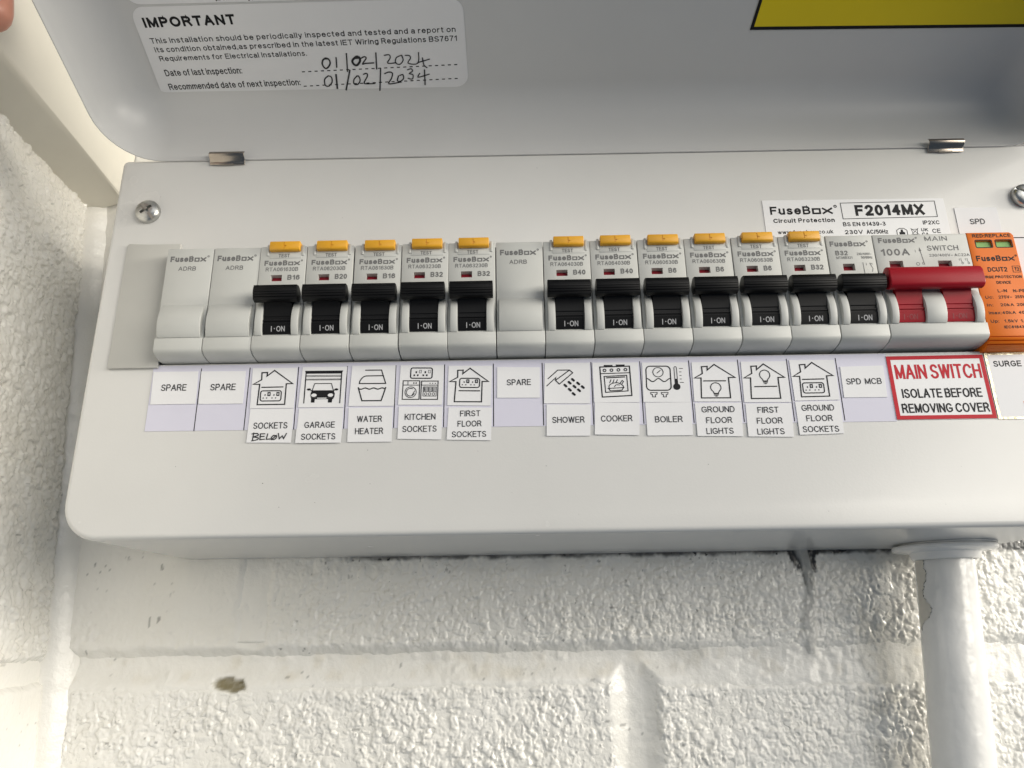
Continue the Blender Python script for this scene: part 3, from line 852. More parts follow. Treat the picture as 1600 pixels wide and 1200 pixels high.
def i_sock_below(k, w): ic_house(k); k.line([(3.9, 7.55), (11.7, 7.45)], 0.42); ic_socket(k, 3.6, 8.9, 7.7, 3.9)
def i_sock_above(k, w): ic_house(k); k.line([(4.3, 9.9), (12.0, 9.9)], 0.42); ic_socket(k, 4.4, 5.0, 7.5, 3.6)
def i_light_below(k, w): ic_house(k); k.line([(3.9, 7.5), (11.7, 7.5)], 0.42); ic_bulb(k, 8.0, 10.1)
def i_light_above(k, w): ic_house(k); k.line([(4.2, 9.7), (12.0, 9.6)], 0.42); ic_bulb(k, 8.2, 5.2)
def i_garage(k, w):
    k.poly([(1.0, 1.5), (15.1, 1.5), (14.7, 2.65), (1.4, 2.65)])
    for v in (3.35, 3.8, 4.75, 5.1): k.line([(1.6, v), (14.5, v)], 0.2)
    k.line([(1.5, 2.5), (1.9, 13.9)], 0.4); k.line([(14.65, 2.5), (15.0, 13.9)], 0.4)
    k.line([(4.5, 9.1), (5.1, 6.5), (11.25, 6.5), (12.2, 9.1)], 0.28)
    k.poly([(4.3, 9.1), (12.3, 9.1), (12.9, 10.4), (12.75, 11.9), (4.15, 11.9), (4.0, 10.4)])
    k.poly([(4.3, 11.95), (12.6, 11.95), (12.4, 12.5), (4.5, 12.5)])
    k.poly([(4.4, 12.2), (5.8, 12.2), (5.75, 13.8), (4.45, 13.8)]); k.poly([(10.6, 12.2), (12.2, 12.2), (12.1, 13.8), (10.65, 13.8)])
    k.disc(3.2, 8.75, .75, .42); k.disc(13.25, 8.8, .75, .42); k.line([(3.6, 8.9), (4.6, 9.4)], .3); k.line([(12.9, 9.0), (12.0, 9.4)], .3)
    w.disc(5.3, 11.0, 1.0, .65); w.disc(11.35, 11.0, 1.0, .65); w.rect(6.6, 12.0, 10.0, 12.32)
def i_heater(k, w):
    k.line([(5.2, 1.8), (11.2, 1.8), (13.0, 7.0), (3.25, 7.0), (3.35, 6.1), (3.9, 5.1), (4.6, 4.4), (5.5, 4.05), (11.7, 4.0)], .4)
    k.line([(3.0, 8.6), (4.7, 13.6), (11.7, 13.6), (13.1, 8.6)], .45)
    k.line([(3.2+9.7*t/24, 8.95+.24*math.sin(t/24*math.pi*6.2)) for t in range(25)], .42)
def i_kitchen(k, w):
    k.rect(4.0, 1.1, 12.1, 5.2, .42, .7)
    for q in (0, 1):
        o = q*3.4
        k.rect(5.8+o, 2.4, 6.35+o, 3.2); k.rect(5.1+o, 3.65, 5.7+o, 4.35); k.rect(6.4+o, 3.65, 7.0+o, 4.35); k.rect(7.25+o, 2.0, 7.95+o, 3.1, .15)
    k.line([(1.35, 6.2), (7.6, 6.2), (7.7, 13.5), (1.4, 13.5)], .36, closed=True)
    k.line([(1.5, 7.9), (7.6, 7.9)], .28, cap=False); k.line([(3.2, 6.4), (3.2, 7.7)], .25, cap=False)
    k.disc(5.4, 7.1, .28); k.disc(6.3, 7.1, .28)
    k.ring(4.4, 10.7, 2.1, .26); k.ring(4.35, 10.7, 1.5, .26, 20, 20, 300); k.line([(5.0, 11.9), (5.9, 10.2)], .26)
    k.line([(8.3, 6.3), (14.5, 6.3), (14.6, 13.5), (8.3, 13.5)], .36, closed=True)
    k.line([(8.5, 7.9), (14.4, 7.9)], .28, cap=False)
    for u in (11.5, 12.5, 13.5): k.disc(u, 7.2, .2)
    k.rect(9.1, 8.6, 14.0, 12.2, .22)
    for q in range(9): k.line([(9.5+q*.5, 8.8), (9.5+q*.5, 10.3)], .2 if q % 3 else .34, cap=False)
    k.line([(9.2, 10.5), (13.9, 10.5)], .2, cap=False)
    for u in (10.1, 11.55, 13.0): k.ring(u, 11.4, .48, .2, 12)
def i_shower(k, w):
    k.line([(1.3, 6.1), (4.75, 2.8), (9.0, 2.8), (10.2, 3.9), (5.4, 8.2), (4.0, 6.75), (8.8, 3.0)], .36)
    k.line([(3.95, 6.6), (4.1, 5.7), (0.9, 8.9)], .36)
    for u, v in ((10.3, 6.6), (12.2, 8.0), (13.85, 9.4), (9.1, 7.7), (10.9, 9.2), (12.5, 10.6), (7.6, 8.8), (9.2, 10.4), (10.6, 12.0)):
        pts = []
        for a in range(0, 360, 20):
            ca, sa = math.cos(R(a)), math.sin(R(a)); p = (ca*.42+(.42 if ca > 0 else -.42), sa*.42)
            pts.append((u+p[0]*.72-p[1]*.69, v+p[0]*.69+p[1]*.72))
        k.poly(pts)
def i_cooker(k, w):
    k.line([(2.6, 1.8), (13.2, 1.5), (13.7, 13.0), (3.0, 13.5)], .44, closed=True)
    k.line([(2.8, 4.4), (13.2, 4.1)], .34, cap=False)
    for u, v in ((4.25, 3.15), (6.75, 3.05), (9.25, 2.95), (11.75, 2.85)): k.ring(u, v, .5, .34, 14)
    k.rect(4.1, 1.0, 7.2, 1.5); k.rect(8.4, .85, 11.5, 1.35)
    k.line([(4.0, 5.5), (12.1, 5.1), (12.4, 11.2), (4.3, 11.7)], .36, closed=True)
    k.line([(4.85, 6.05), (11.3, 5.75)], .42)
    for u in (5.9, 7.0, 8.2): k.smooth([(u, 8.0), (u+.3, 7.4), (u+.5, 6.8)], .28, 3)
    k.smooth([(5.6, 9.9), (5.8, 8.9), (7.0, 8.2), (8.6, 8.0), (9.9, 8.5), (10.8, 9.4), (10.5, 10.0)], .3, 4)
    k.smooth([(7.6, 9.6), (8.2, 8.8), (9.4, 8.9)], .26, 4); k.line([(9.6, 8.3), (10.4, 7.1), (10.9, 7.5), (10.2, 8.7)], .28)
    k.line([(5.2, 10.2), (11.0, 9.9)], .3); k.line([(5.6, 10.4), (6.0, 11.1), (10.2, 10.9), (10.7, 10.1)], .34)
def i_boiler(k, w):
    k.rect(1.3, 1.5, 10.0, 11.0, .42, 1.5)
    k.ring(5.6, 3.9, 1.85, .28); k.line([(5.3, 4.2), (6.4, 3.2)], .3)
    k.line([(1.5+8.3*t/30, 7.0-.62*math.cos(t/30*math.pi*4)) for t in range(31)], .36, cap=False)
    for u in (2.6, 6.4): k.line([(u, 11.9), (u+2.4, 11.9), (u+2.2, 12.6), (u+1.7, 12.7), (u+1.7, 13.6), (u+.7, 13.6), (u+.7, 12.7), (u+.2, 12.6)], .26, closed=True)
    k.line([(11.5, 8.4), (11.4, 2.2), (11.6, 1.75), (12.1, 1.75), (12.3, 2.2), (12.4, 8.4)], .24)
    k.disc(12.0, 9.6, 1.28); k.rect(11.5, 6.5, 12.35, 9.0)
    for v, l in ((2.45, 1.2), (3.8, .55), (5.2, .55), (6.6, .55), (7.95, 1.2)): k.line([(13.3, v), (13.3+l, v)], .22)

def bil(corners, W, H, u, v):
    tl, tr, br, bl = corners; a, b = u/W, v/H
    return ((tl[0]*(1-a)+tr[0]*a)*(1-b)+(bl[0]*(1-a)+br[0]*a)*b, (tl[1]*(1-a)+tr[1]*a)*(1-b)+(bl[1]*(1-a)+br[1]*a)*b)
def icon_card(corners, fn, label):
    o = paper('pictogram_label', corners, Y_CARD, 0.17, M['paper'], label, (0.05, 0.05))
    k, w = Ink(), Ink(); fn(k, w)
    def fr_at(y):
        base = pframe(y)
        return lambda u, v, h: base(*bil(corners, CW, CH, u, v), h)
    k.build('pictogram', M['p_black'], fr_at(Y_CARD-0.23), o)
    if w.v: w.build('pictogram_highlight', M['p_paper'], fr_at(Y_CARD-0.31), o)
    return o
def text_card(corners, lines, label, name='circuit_label', y=Y_CARD, m='paper', lift=None):
    o = paper(name, corners, y, 0.17, M[m], label, (0.03, 0.05) if lift is None else lift)
    k = Ink()
    for (s, x0, z0, x1, h) in lines: k.text(s, x0, z0, x1-x0, h, -0.006)
    k.build('lettering', M['p_black'], pframe(y-0.25), o)
    return o

text_card([(-17.6, -1.3), (-1.0, -1.4), (-0.6, -13.9), (-17.1, -13.9)], [('SPARE', -13.9, -8.8, -4.6, 2.5)], 'SPARE label under the far left blank module')
text_card([(0.1, -1.4), (16.6, -1.6), (16.7, -14.1), (0.5, -14.0)], [('SPARE', 4.2, -8.9, 13.5, 2.5)], 'SPARE label between two ruled lines, left of the SOCKETS BELOW label')
icon_card([(19.1, -0.5), (35.6, -0.6), (35.4, -16.1), (19.5, -16.0)], i_sock_below, 'house and socket pictogram above SOCKETS BELOW')
o = text_card([(19.7, -16.2), (35.5, -16.3), (35.4, -29.0), (19.4, -28.7)], [('SOCKETS', 21.4, -23.7, 33.7, 2.35)], 'label reading SOCKETS with BELOW added by hand')
k = Ink()
for s in ([(21.8, -25.21), (21.55, -28.04)], [(21.24, -25.55), (23.03, -25.41), (23.44, -26.12), (21.93, -26.63), (23.52, -27.01), (23.24, -27.71), (21.38, -28.11)],
          [(24.26, -25.6), (24.21, -27.73), (25.82, -27.58)], [(24.26, -25.6), (25.81, -25.56)], [(24.18, -26.6), (25.62, -26.51)], [(26.85, -25.65), (26.51, -27.59), (28.05, -27.51)],
          [(28.98, -26.21), (28.29, -27.09), (28.76, -27.73), (29.78, -27.47), (30.11, -26.48), (28.98, -26.21)], [(28.42, -27.8), (30.02, -26.23)],
          [(30.65, -25.53), (31.16, -27.49), (32.11, -26.44), (32.71, -27.44), (33.59, -25.58)]):
    if len(s) > 5: k.smooth(s, 0.38, 4)
    else: k.line(s, 0.38)
k.build('handwriting', M['ink'], pframe(Y_CARD-0.29), o)
icon_card([(37.6, -0.4), (54.0, -0.5), (53.4, -16.1), (37.0, -15.9)], i_garage, 'car in garage pictogram')
text_card([(37.4, -16.3), (53.5, -16.4), (53.4, -24.6), (37.2, -24.4)], [('GARAGE', 39.8, -23.7, 50.8, 2.3)], 'label slip reading GARAGE')
text_card([(37.1, -24.0), (53.5, -24.3), (53.3, -29.3), (37.0, -29.2)], [('SOCKETS', 39.0, -28.1, 51.3, 2.3)], 'label slip reading SOCKETS stuck below GARAGE', y=Y_OVER)
icon_card([(55.9, -0.2), (71.9, -0.3), (71.8, -15.9), (55.3, -15.7)], i_heater, 'basin and lid pictogram above WATER HEATER')
text_card([(55.4, -16.4), (71.4, -16.5), (71.4, -29.2), (55.6, -29.1)], [('WATER', 58.7, -21.8, 67.7, 2.3), ('HEATER', 58.2, -26.3, 68.3, 2.3)], 'label reading WATER HEATER')
icon_card([(73.8, -0.3), (89.8, -0.6), (89.3, -15.8), (73.3, -15.5)], i_kitchen, 'kitchen appliances pictogram')
text_card([(73.6, -16.2), (89.5, -16.6), (89.2, -28.7), (73.5, -28.2)], [('KITCHEN', 75.9, -21.3, 87.0, 2.3), ('SOCKETS', 75.2, -25.8, 87.5, 2.3)], 'label reading KITCHEN SOCKETS')
icon_card([(91.5, -0.8), (107.6, -1.1), (106.9, -16.4), (91.2, -16.0)], i_sock_above, 'house and upstairs socket pictogram above FIRST FLOOR SOCKETS')
text_card([(91.7, -16.8), (107.4, -17.2), (107.0, -29.3), (91.1, -28.8)], [('FIRST', 95.9, -20.3, 103.2, 2.2), ('FLOOR', 95.0, -24.1, 103.6, 2.2), ('SOCKETS', 93.0, -28.0, 105.3, 2.2)], 'label reading FIRST FLOOR SOCKETS')
text_card([(109.4, -1.6), (125.1, -2.0), (124.8, -13.7), (109.3, -13.5)], [('SPARE', 112.9, -8.8, 121.7, 2.3)], 'SPARE label under the blank module in the middle of the row')
icon_card([(127.0, -0.4), (143.6, -0.5), (142.9, -16.2), (126.3, -15.9)], i_shower, 'shower head pictogram')
text_card([(127.2, -16.3), (143.2, -16.6), (142.5, -28.2), (126.9, -28.0)], [('SHOWER', 129.1, -23.3, 140.7, 2.3)], 'label reading SHOWER')
icon_card([(144.5, -0.5), (161.4, -0.7), (160.9, -16.0), (144.5, -15.9)], i_cooker, 'oven pictogram above COOKER')
text_card([(144.7, -15.9), (160.9, -16.2), (160.0, -28.3), (144.1, -27.8)], [('COOKER', 146.6, -23.1, 157.9, 2.3)], 'label reading COOKER', lift=(0.05, 0.10))
icon_card([(162.8, -0.8), (179.5, -1.0), (179.3, -16.3), (162.3, -16.0)], i_boiler, 'boiler and thermometer pictogram')
text_card([(162.9, -16.2), (179.4, -16.3), (179.1, -28.6), (162.9, -28.5)], [('BOILER', 166.0, -23.7, 175.9, 2.3)], 'label reading BOILER')
icon_card([(181.0, -1.0), (197.6, -1.1), (197.5, -16.4), (180.7, -16.1)], i_light_below, 'house and downstairs bulb pictogram')
text_card([(180.8, -16.7), (197.5, -16.8), (196.9, -29.3), (180.7, -28.9)], [('GROUND', 183.0, -20.3, 194.9, 2.25), ('FLOOR', 184.3, -24.3, 193.6, 2.25), ('LIGHTS', 184.0, -28.3, 193.7, 2.25)], 'label reading GROUND FLOOR LIGHTS')
icon_card([(199.1, -1.1), (215.6, -1.2), (215.6, -16.9), (198.7, -16.7)], i_light_above, 'house and upstairs bulb pictogram')
text_card([(199.0, -17.2), (215.5, -17.3), (214.9, -29.8), (198.8, -29.4)], [('FIRST', 203.1, -20.8, 210.7, 2.25), ('FLOOR', 202.4, -24.8, 211.6, 2.25), ('LIGHTS', 202.1, -28.8, 211.8, 2.25)], 'label reading FIRST FLOOR LIGHTS')
icon_card([(216.9, -0.8), (233.4, -1.0), (233.2, -16.3), (217.0, -16.4)], i_sock_below, 'house and socket pictogram above GROUND FLOOR SOCKETS')
text_card([(217.0, -16.8), (233.2, -16.7), (232.9, -28.8), (217.1, -29.1)], [('GROUND', 219.0, -20.3, 230.7, 2.25), ('FLOOR', 220.2, -24.2, 229.6, 2.25), ('SOCKETS', 218.4, -28.2, 231.3, 2.25)], 'label reading GROUND FLOOR SOCKETS')
text_card([(235.2, -3.7), (251.0, -3.5), (250.5, -15.6), (234.9, -15.5)], [('SPD', 236.6, -10.6, 241.9, 2.3), ('MCB', 243.4, -10.6, 249.4, 2.3)], 'label reading SPD MCB')
# main switch notice
o = paper('main_switch_notice', [(252.5, 0.1), (288.1, 0.2), (288.4, -24.2), (252.5, -24.1)], Y_CARD, 0.12, M['sticker'], 'red bordered notice reading MAIN SWITCH ISOLATE BEFORE REMOVING COVER', (0, 0))
Ink().line([(253.25, -0.7), (287.35, -0.6), (287.6, -23.4), (253.25, -23.35)], 1.45, closed=True).text('MAIN SWITCH', 254.9, -8.9, 31.4, 5.6, 0.004).build('red_print', M['p_red'], pframe(Y_CARD-0.15), o)
Ink().text('ISOLATE BEFORE', 256.0, -16.1, 28.9, 3.5, 0.008).text('REMOVING COVER', 255.0, -21.7, 31.4, 3.5, 0.008).build('lettering', M['p_black'], pframe(Y_CARD-0.16), o)
# surge notice with a foil edge
o = paper('surge_notice', [(288.7, 0.9), (331.0, 0.8), (331.0, -24.6), (288.8, -24.5)], Y_CARD, 0.12, M['silver'], 'silver edged notice beginning SURGE, cut off by the frame', (0, 0))
Ink().poly([(289.7, -0.1), (330.2, -0.1), (330.2, -23.8), (289.9, -23.7)]).build('face', M['p_paper'], pframe(Y_CARD-0.15), o)
Ink().text('SURGE', 291.3, -4.7, 10.2, 2.3, 0.018).text('PROTECTIVE', 303.4, -4.7, 22.0, 2.3, 0.018).text('DEVICE', 302.6, -9.2, 14.0, 2.2, 0.018).build('lettering', M['p_black'], pframe(Y_CARD-0.17), o)
Ink().ring(302.3, -14.2, 1.3, .22).build('grey_print', M['p_grey'], pframe(Y_CARD-0.17), o)
Ink().text('REPLACE', 299.0, -20.0, 14.0, 2.1, 0.03).build('orange_print', M['p_orange'], pframe(Y_CARD-0.17), o)
# rating plate
o = paper('rating_label', [(215.0, 66.6), (286.6, 66.2), (286.6, 46.5), (215.0, 46.5)], -0.04, 0.12, M['sticker'], 'white rating label reading F2014MX, partly hidden by the breakers', (0, 0))
k = Ink()
k.logo(217.6, 60.0, 25.0, 3.7, 0.03)
k.text('Circuit Protection', 218.4, 56.4, 24.0, 1.9, 0.03)
k.text('www.fusebox.co.uk', 219.5, 51.4, 21.6, 1.7, 0.012)
k.line([(245.7, 64.8), (282.9, 65.0), (282.8, 58.0), (245.8, 57.7)], 0.28, closed=True)
k.text('F2014MX', 251.0, 58.9, 27.2, 4.9, 0.045)
k.text('BS EN 61439-3', 245.4, 54.4, 16.6, 1.8, 0.02); k.text('IP2XC', 276.6, 54.6, 6.5, 1.75, 0.02)
k.text('230V', 245.6, 50.9, 7.0, 1.85, 0.02); k.text('AC/50Hz', 254.0, 50.9, 8.4, 1.85, 0.02)
k.line([(265.8, 50.4), (265.8, 52.2), (267.0, 53.1), (268.6, 53.1), (269.8, 52.2), (269.8, 50.4)], .26)
k.poly([(266.7, 50.4), (268.9, 50.4), (268.9, 51.4), (268.3, 51.6), (268.2, 52.6), (267.4, 52.6), (267.3, 51.6), (266.7, 51.4)])
k.line([(271.6, 52.6), (274.0, 52.6), (273.6, 50.4), (272.0, 50.4)], .22, closed=True); k.line([(271.4, 50.3), (274.3, 53.0)], .2); k.line([(274.3, 50.3), (271.4, 53.0)], .2)
k.text('UK', 275.4, 51.6, 2.6, 1.4, 0.03); k.text('CA', 275.4, 49.7, 2.6, 1.4, 0.03)
k.text('CE', 279.6, 50.8, 3.2, 1.9, 0.01, spacing=1.15)
k.build('lettering', M['p_black'], pframe(-0.175), o)
text_card([(290.0, 61.7), (306.6, 61.7), (306.6, 46.5), (289.9, 46.5)], [('SPD', 295.0, 54.3, 300.8, 2.4)], 'label reading SPD above the orange module', y=-0.04)
o = paper('label_strip', [(308.2, 48.8), (331.0, 48.6), (331.0, 1.0), (308.2, 1.0)], -0.04, 0.12, M['paper'], 'blank white label right of the orange module', (0, 0))
Ink().line([(308.4, 48.2), (330.8, 48.0)], 0.42, cap=False).build('ruled_line', M['p_black'], pframe(-0.175), o)

# dust and specks on the enamel
rng = random.Random(11); k = Ink()
for _ in range(26):
    x, z, r_ = rng.uniform(-38, 325), rng.choice([rng.uniform(-58, -32), rng.uniform(54, 86)]), rng.uniform(0.07, 0.20)
    k.disc(x, z, r_, r_*rng.uniform(0.6, 1.0), 7)
tag(k.build('dust', M['grime'], pframe(-0.02), unit), kind='stuff')

# ================================================================== MODULES
PITCH = 17.8; X0 = -15.1; W = 17.6
def xm(i): return X0+PITCH*i
FRONT = -7.4
def body_prof(front=FRONT, top=46.1):
    return [(20, 2.2), (0, 2.2), (-3.2, 2.45), (-5.8, 3.0), (-7.3, 3.75), (-7.9, 4.35), (-8.12, 5.0), (-8.2, 9.2), (front, 9.35), (front, top-0.5), (front+0.5, top), (0, top), (20, top)]
CHEEK = [(-3, 9.25), (-8.3, 9.25), (-9.1, 10.6), (-9.7, 12.6), (-9.95, 14.6), (-9.9, 16.4), (-9.55, 18.2), (-8.95, 20.0), (-8.2, 21.5), (-7.35, 22.6), (-3, 22.6)]
def win_cut(x0, x1, z0, z1, d=2.6): return B().prism([(-9, z0), (FRONT+d, z0+0.15), (FRONT+d, z1-0.5), (-9, z1)], x0, x1).mesh(smooth=None)
def base_body(w=W, top=46.1, cuts=()):
    me = B().prism(body_prof(top=top), 0.06, w, 0.28, 2).mesh()
    return boolean(me, list(cuts)) if cuts else me
def cheeks(spans):
    b = B()
    for a, c in spans: b.prism(CHEEK, a, c, 0.24, 2)
    return b.mesh()
def loc(me): return me

CUT = win_cut(4.7, 8.9, 31.3, 34.1)
def rcbo_body():
    me = base_body(cuts=[CUT.copy()])
    b = B()
    b.box(2.5, 3.5, -7.9, -6.5, 41.8, 46.4, 0.3)                    # lugs either side of the test button
    b.box(15.7, 16.7, -7.8, -6.5, 41.8, 46.3, 0.25)
    b.prism([(-6.5, 40.7), (-7.55, 40.8), (-7.55, 43.6), (-6.5, 45.8)], 3.6, 15.7, 0.08)
    return join_mesh([me, cheeks([(1.1, 3.68), (14.32, 16.9)]), b.mesh()])
def mcb_body():
    return join_mesh([base_body(cuts=[win_cut(5.0, 9.4, 31.1, 34.2)]), cheeks([(1.1, 3.68), (14.32, 16.9)])])
def blank_body():
    me = base_body()
    return join_mesh([me, cheeks([(1.0, 16.75)])])
def toggle_prof():
    return [(-4, 9.9), (-7.75, 9.9), (-8.25, 11.2), (-8.65, 13.3), (-8.8, 13.8), (-8.45, 14.0), (-8.5, 14.5), (-8.9, 14.7), (-8.9, 15.1), (-8.5, 15.3), (-8.5, 16.3),
            (-8.8, 16.6), (-8.8, 17.6), (-9.1, 20.5), (-9.6, 21.9), (-10.4, 22.6), (-11.0, 23.8), (-4, 23.8)]
def handle_prof(z0=21.1, z1=27.4, yf=-14.0, yb=-8.2):
    # ribbed front
    pr = [(yb, z1-1.4), (yb+0.2, z0+2.2), (yb-1.3, z0+0.6), (yb-2.9, z0)]
    n = 6
    front = []
    for k in range(n):
        a = z0+0.45+(z1-z0-0.9)*k/n; c = z0+0.45+(z1-z0-0.9)*(k+0.72)/n
        bul = lambda z: yf+1.0*(2*(z-(z0+z1)/2)/(z1-z0))**2+0.35*((z1-z)/(z1-z0))
        front += [(bul(a), a), (bul(c), c), (bul(c)+0.09, c+0.05), (bul(a)+0.09, z0+0.45+(z1-z0-0.9)*(k+1)/n-0.03)]
    pr += front+[(yf+2.2, z1-0.05), (yf+3.6, z1)]
    return pr
def toggle_mesh(sp, x0, x1, z0=21.1, z1=27.4, yf=-14.0):
    b = B()
    for a, c in sp:
        b.prism(toggle_prof(), a, c, 0.0)
        # flared root below the bar
        for (xx, d) in ((a, -1), (c, 1)):
            m_ = []
            for k in range(6):
                t = k/5; m_.append((xx+d*1.6*(t**2), 21.4+2.2*t))
            pts = [(xx-d*0.5, 21.4)]+m_+[(xx-d*0.5, 23.6)]
            if d < 0: pts = pts[::-1]
            b.prism(pts, -6.0, -9.9, 0.0, axis='y')
    b.prism(handle_prof(z0, z1, yf), x0, x1, 0.22, 2)
    return b.mesh(smooth=30)
def red_handle_prof(z0, z1, yf):
    return [(-8.0, z1-1.8), (-8.0, z0+2.4), (-9.6, z0+0.9), (-11.4, z0), (-12.8, z0), (yf+0.35, z0+0.9), (yf, z0+2.2), (yf+0.25, z1-2.2), (yf+1.0, z1-0.9), (yf+2.2, z1-0.1), (yf+3.4, z1)]

ME = dict(rcbo=rcbo_body(), mcb=mcb_body(), blank=blank_body(), toggle=toggle_mesh([(3.95, 14.05)], 0.95, 16.75))
tb = B(); tb.prism([(-6.0, 43.5), (-8.6, 43.3), (-9.3, 43.6), (-9.5, 44.4), (-9.4, 46.7), (-9.0, 47.2), (-6.0, 47.2)], 3.9, 15.3, 0.3, 2)
tb2 = B().box(9.25, 9.55, -10.6, -9.2, 44.1, 46.5).mesh(smooth=None)
tb3 = B().box(9.55, 10.2, -10.6, -9.25, 44.7, 45.2).mesh(smooth=None)
ME['test'] = boolean(tb.mesh(), [tb2, tb3])
ME['flag'] = B().prism([(FRONT+1.2, 31.45), (FRONT+2.7, 31.45), (FRONT+2.7, 34.0), (FRONT+2.2, 34.0)], 4.8, 8.85).mesh()
ME['flag_mcb'] = B().prism([(FRONT+1.2, 31.25), (FRONT+2.7, 31.25), (FRONT+2.7, 34.1), (FRONT+2.2, 34.1)], 5.1, 9.3).mesh()
ion = Ink().text('I', 6.9, 10.75, 0.28, 2.0, 0.0).rect(8.0, 11.65, 8.35, 12.0).text('ON', 8.85, 10.75, 3.1, 2.0, 0.0)
def mf(y): return lambda u, v, h: (u, y-h, v)
def ion_frame(u, v, h):
    return (u, -8.25-0.19*(v-11.2)-0.16*max(0.0, 11.2-v)*-1-h-0.05, v)
ION_ME = None

def module(name, i, label, group, dz):
    return empty(name, (xm(i), 0, dz), label, 'circuit breaker' if name == 'circuit_breaker' else ('blank module' if name == 'blank_module' else ('switch' if name == 'main_switch' else 'surge protector')), group)

def text_ink(root, k, name='lettering', m='p_grey', y=FRONT-0.03):
    return k.build(name, M[m], mf(y), root)

ion_mesh_cache = []
def add_toggle(root):
    t = link('toggle', ME['toggle'], M['black'], root)
    if not ion_mesh_cache:
        o = ion.build('lettering', M['p_white'], ion_frame, t); ion_mesh_cache.append(o.data)
    else:
        link('lettering', ion_mesh_cache[0], None, t)

ROW = [
 ('blank', None, None, 'grey blank module at the far left of the row, beside the beige plate'),
 ('blank', None, None, 'second blank grey module from the left, above the second SPARE label'),
 ('rcbo', 'RTA061630B', 'B16', 'breaker marked B16 above the SOCKETS BELOW label'),
 ('rcbo', 'RTA062030B', 'B20', 'breaker marked B20 above the GARAGE SOCKETS label'),
 ('rcbo', 'RTA061630B', 'B16', 'breaker marked B16 above the WATER HEATER label'),
 ('rcbo', 'RTA063230B', 'B32', 'breaker marked B32 above the KITCHEN SOCKETS label'),
 ('rcbo', 'RTA063230B', 'B32', 'breaker marked B32 above the FIRST FLOOR SOCKETS label'),
 ('blank', None, None, 'blank grey module in the middle of the row between black toggles'),
 ('rcbo', 'RTA064030B', 'B40', 'breaker marked B40 above the SHOWER label'),
 ('rcbo', 'RTA064030B', 'B40', 'breaker marked B40 above the COOKER label'),
 ('rcbo', 'RTA060630B', 'B6', 'breaker marked B6 above the BOILER label'),
 ('rcbo', 'RTA060630B', 'B6', 'breaker marked B6 above the GROUND FLOOR LIGHTS label'),
 ('rcbo', 'RTA060630B', 'B6', 'breaker marked B6 above the FIRST FLOOR LIGHTS label'),
 ('rcbo', 'RTA063230B', 'B32', 'breaker marked B32 above the GROUND FLOOR SOCKETS label'),
 ('mcb', None, None, 'breaker without amber test button, left of the red main switch'),
]
for i, (kind, code, rate, label) in enumerate(ROW):
    dz = -0.25+0.055*i+random.uniform(-0.08, 0.08)
    if kind == 'blank':
        r = module('blank_module', i, label, 'blank modules in the row', dz)
        link('body', ME['blank'], M['plastic'], r)
        k = Ink().logo(1.5, 40.3, 13.8, 2.35).text('ADRB', 5.0, 36.6, 6.6, 1.75, 0.004)
        text_ink(r, k)
        continue
    r = module('circuit_breaker', i, label, 'circuit breakers with black toggles', dz)
    r.rotation_euler = (0, random.uniform(-0.004, 0.004), random.uniform(-0.004, 0.004))
    r.location.x += random.uniform(-0.06, 0.06)*S; r.location.y += random.uniform(-0.2, 0.15)*S
    link('body', ME[kind], M['plastic'], r)
    add_toggle(r)
    if kind == 'rcbo':
        link('test_button', ME['test'], M['amber'], r)
        link('indicator_flag', ME['flag'], M['flag'], r)
        k = Ink().logo(1.9, 37.8, 13.6, 2.15).text(code, 2.6, 35.45, 12.2, 1.6, 0.002)
        k.text(rate, 11.0, 31.8, 4.6 if len(rate) > 2 else 3.0, 2.05, 0.03)
        k.text('230V~ 50Hz', 4.0, 28.6, 6.0, 0.8, 0.0).line([(11.6, 28.2), (12.4, 29.6)], .16).ring(14.0, 28.8, .5, .14, 10)
        text_ink(r, k)
        text_ink(r, Ink().text('TEST', 7.0, 41.1, 4.3, 1.5, 0.02), 'test_lettering', y=-7.58)
    else:
        link('indicator_flag', ME['flag_mcb'], M['flag'], r)
        k = Ink().logo(1.3, 41.2, 13.6, 2.2).text('B32', 2.9, 37.5, 4.6, 1.95, 0.03).text('MT06B321', 3.0, 36.0, 6.0, 1.05, 0.0)
        k.text('230/400V~', 10.9, 37.5, 5.4, 1.0, 0.0).text('50/60Hz', 12.2, 36.0, 4.3, 1.05, 0.0)
        k.line([(12.6, 34.4), (12.7, 29.0)], .2).line([(13.8, 34.2), (13.8, 33.3)], .14).line([(15.2, 34.2), (15.4, 33.4), (16.0, 31.8), (15.6, 30.6)], .18).text('11', 15.0, 33.3, 1.0, .9)
        text_ink(r, k)

# --- main switch
r = module('main_switch', 15, 'double width main switch with a broad red handle', None, 0.55)
W2 = PITCH*2-0.12
sw = base_body(W2, cuts=[win_cut(4.6, 9.7, 31.6, 35.0), win_cut(22.7, 27.8, 31.4, 34.8)])
link('body', join_mesh([sw, cheeks([(1.0, 3.55), (13.55, 20.9), (31.5, 34.4)])]), M['plastic'], r)
tg = B()
for a, c in ((3.75, 13.35), (21.1, 31.3)): tg.prism(toggle_prof(), a, c)
tg.prism(red_handle_prof(21.2, 30.0, -14.4), 0.1, 34.2, 0.45, 3)
t = link('toggle', tg.mesh(smooth=35), M['red'], r)
emb = Ink()
for u in (5.6, 23.4): emb.text('I', u, 10.75, 0.28, 2.0, 0.02).rect(u+1.1, 11.65, u+1.45, 12.0).text('ON', u+1.95, 10.75, 3.1, 2.0)
emb.build('lettering', M['p_dred'], ion_frame, t)
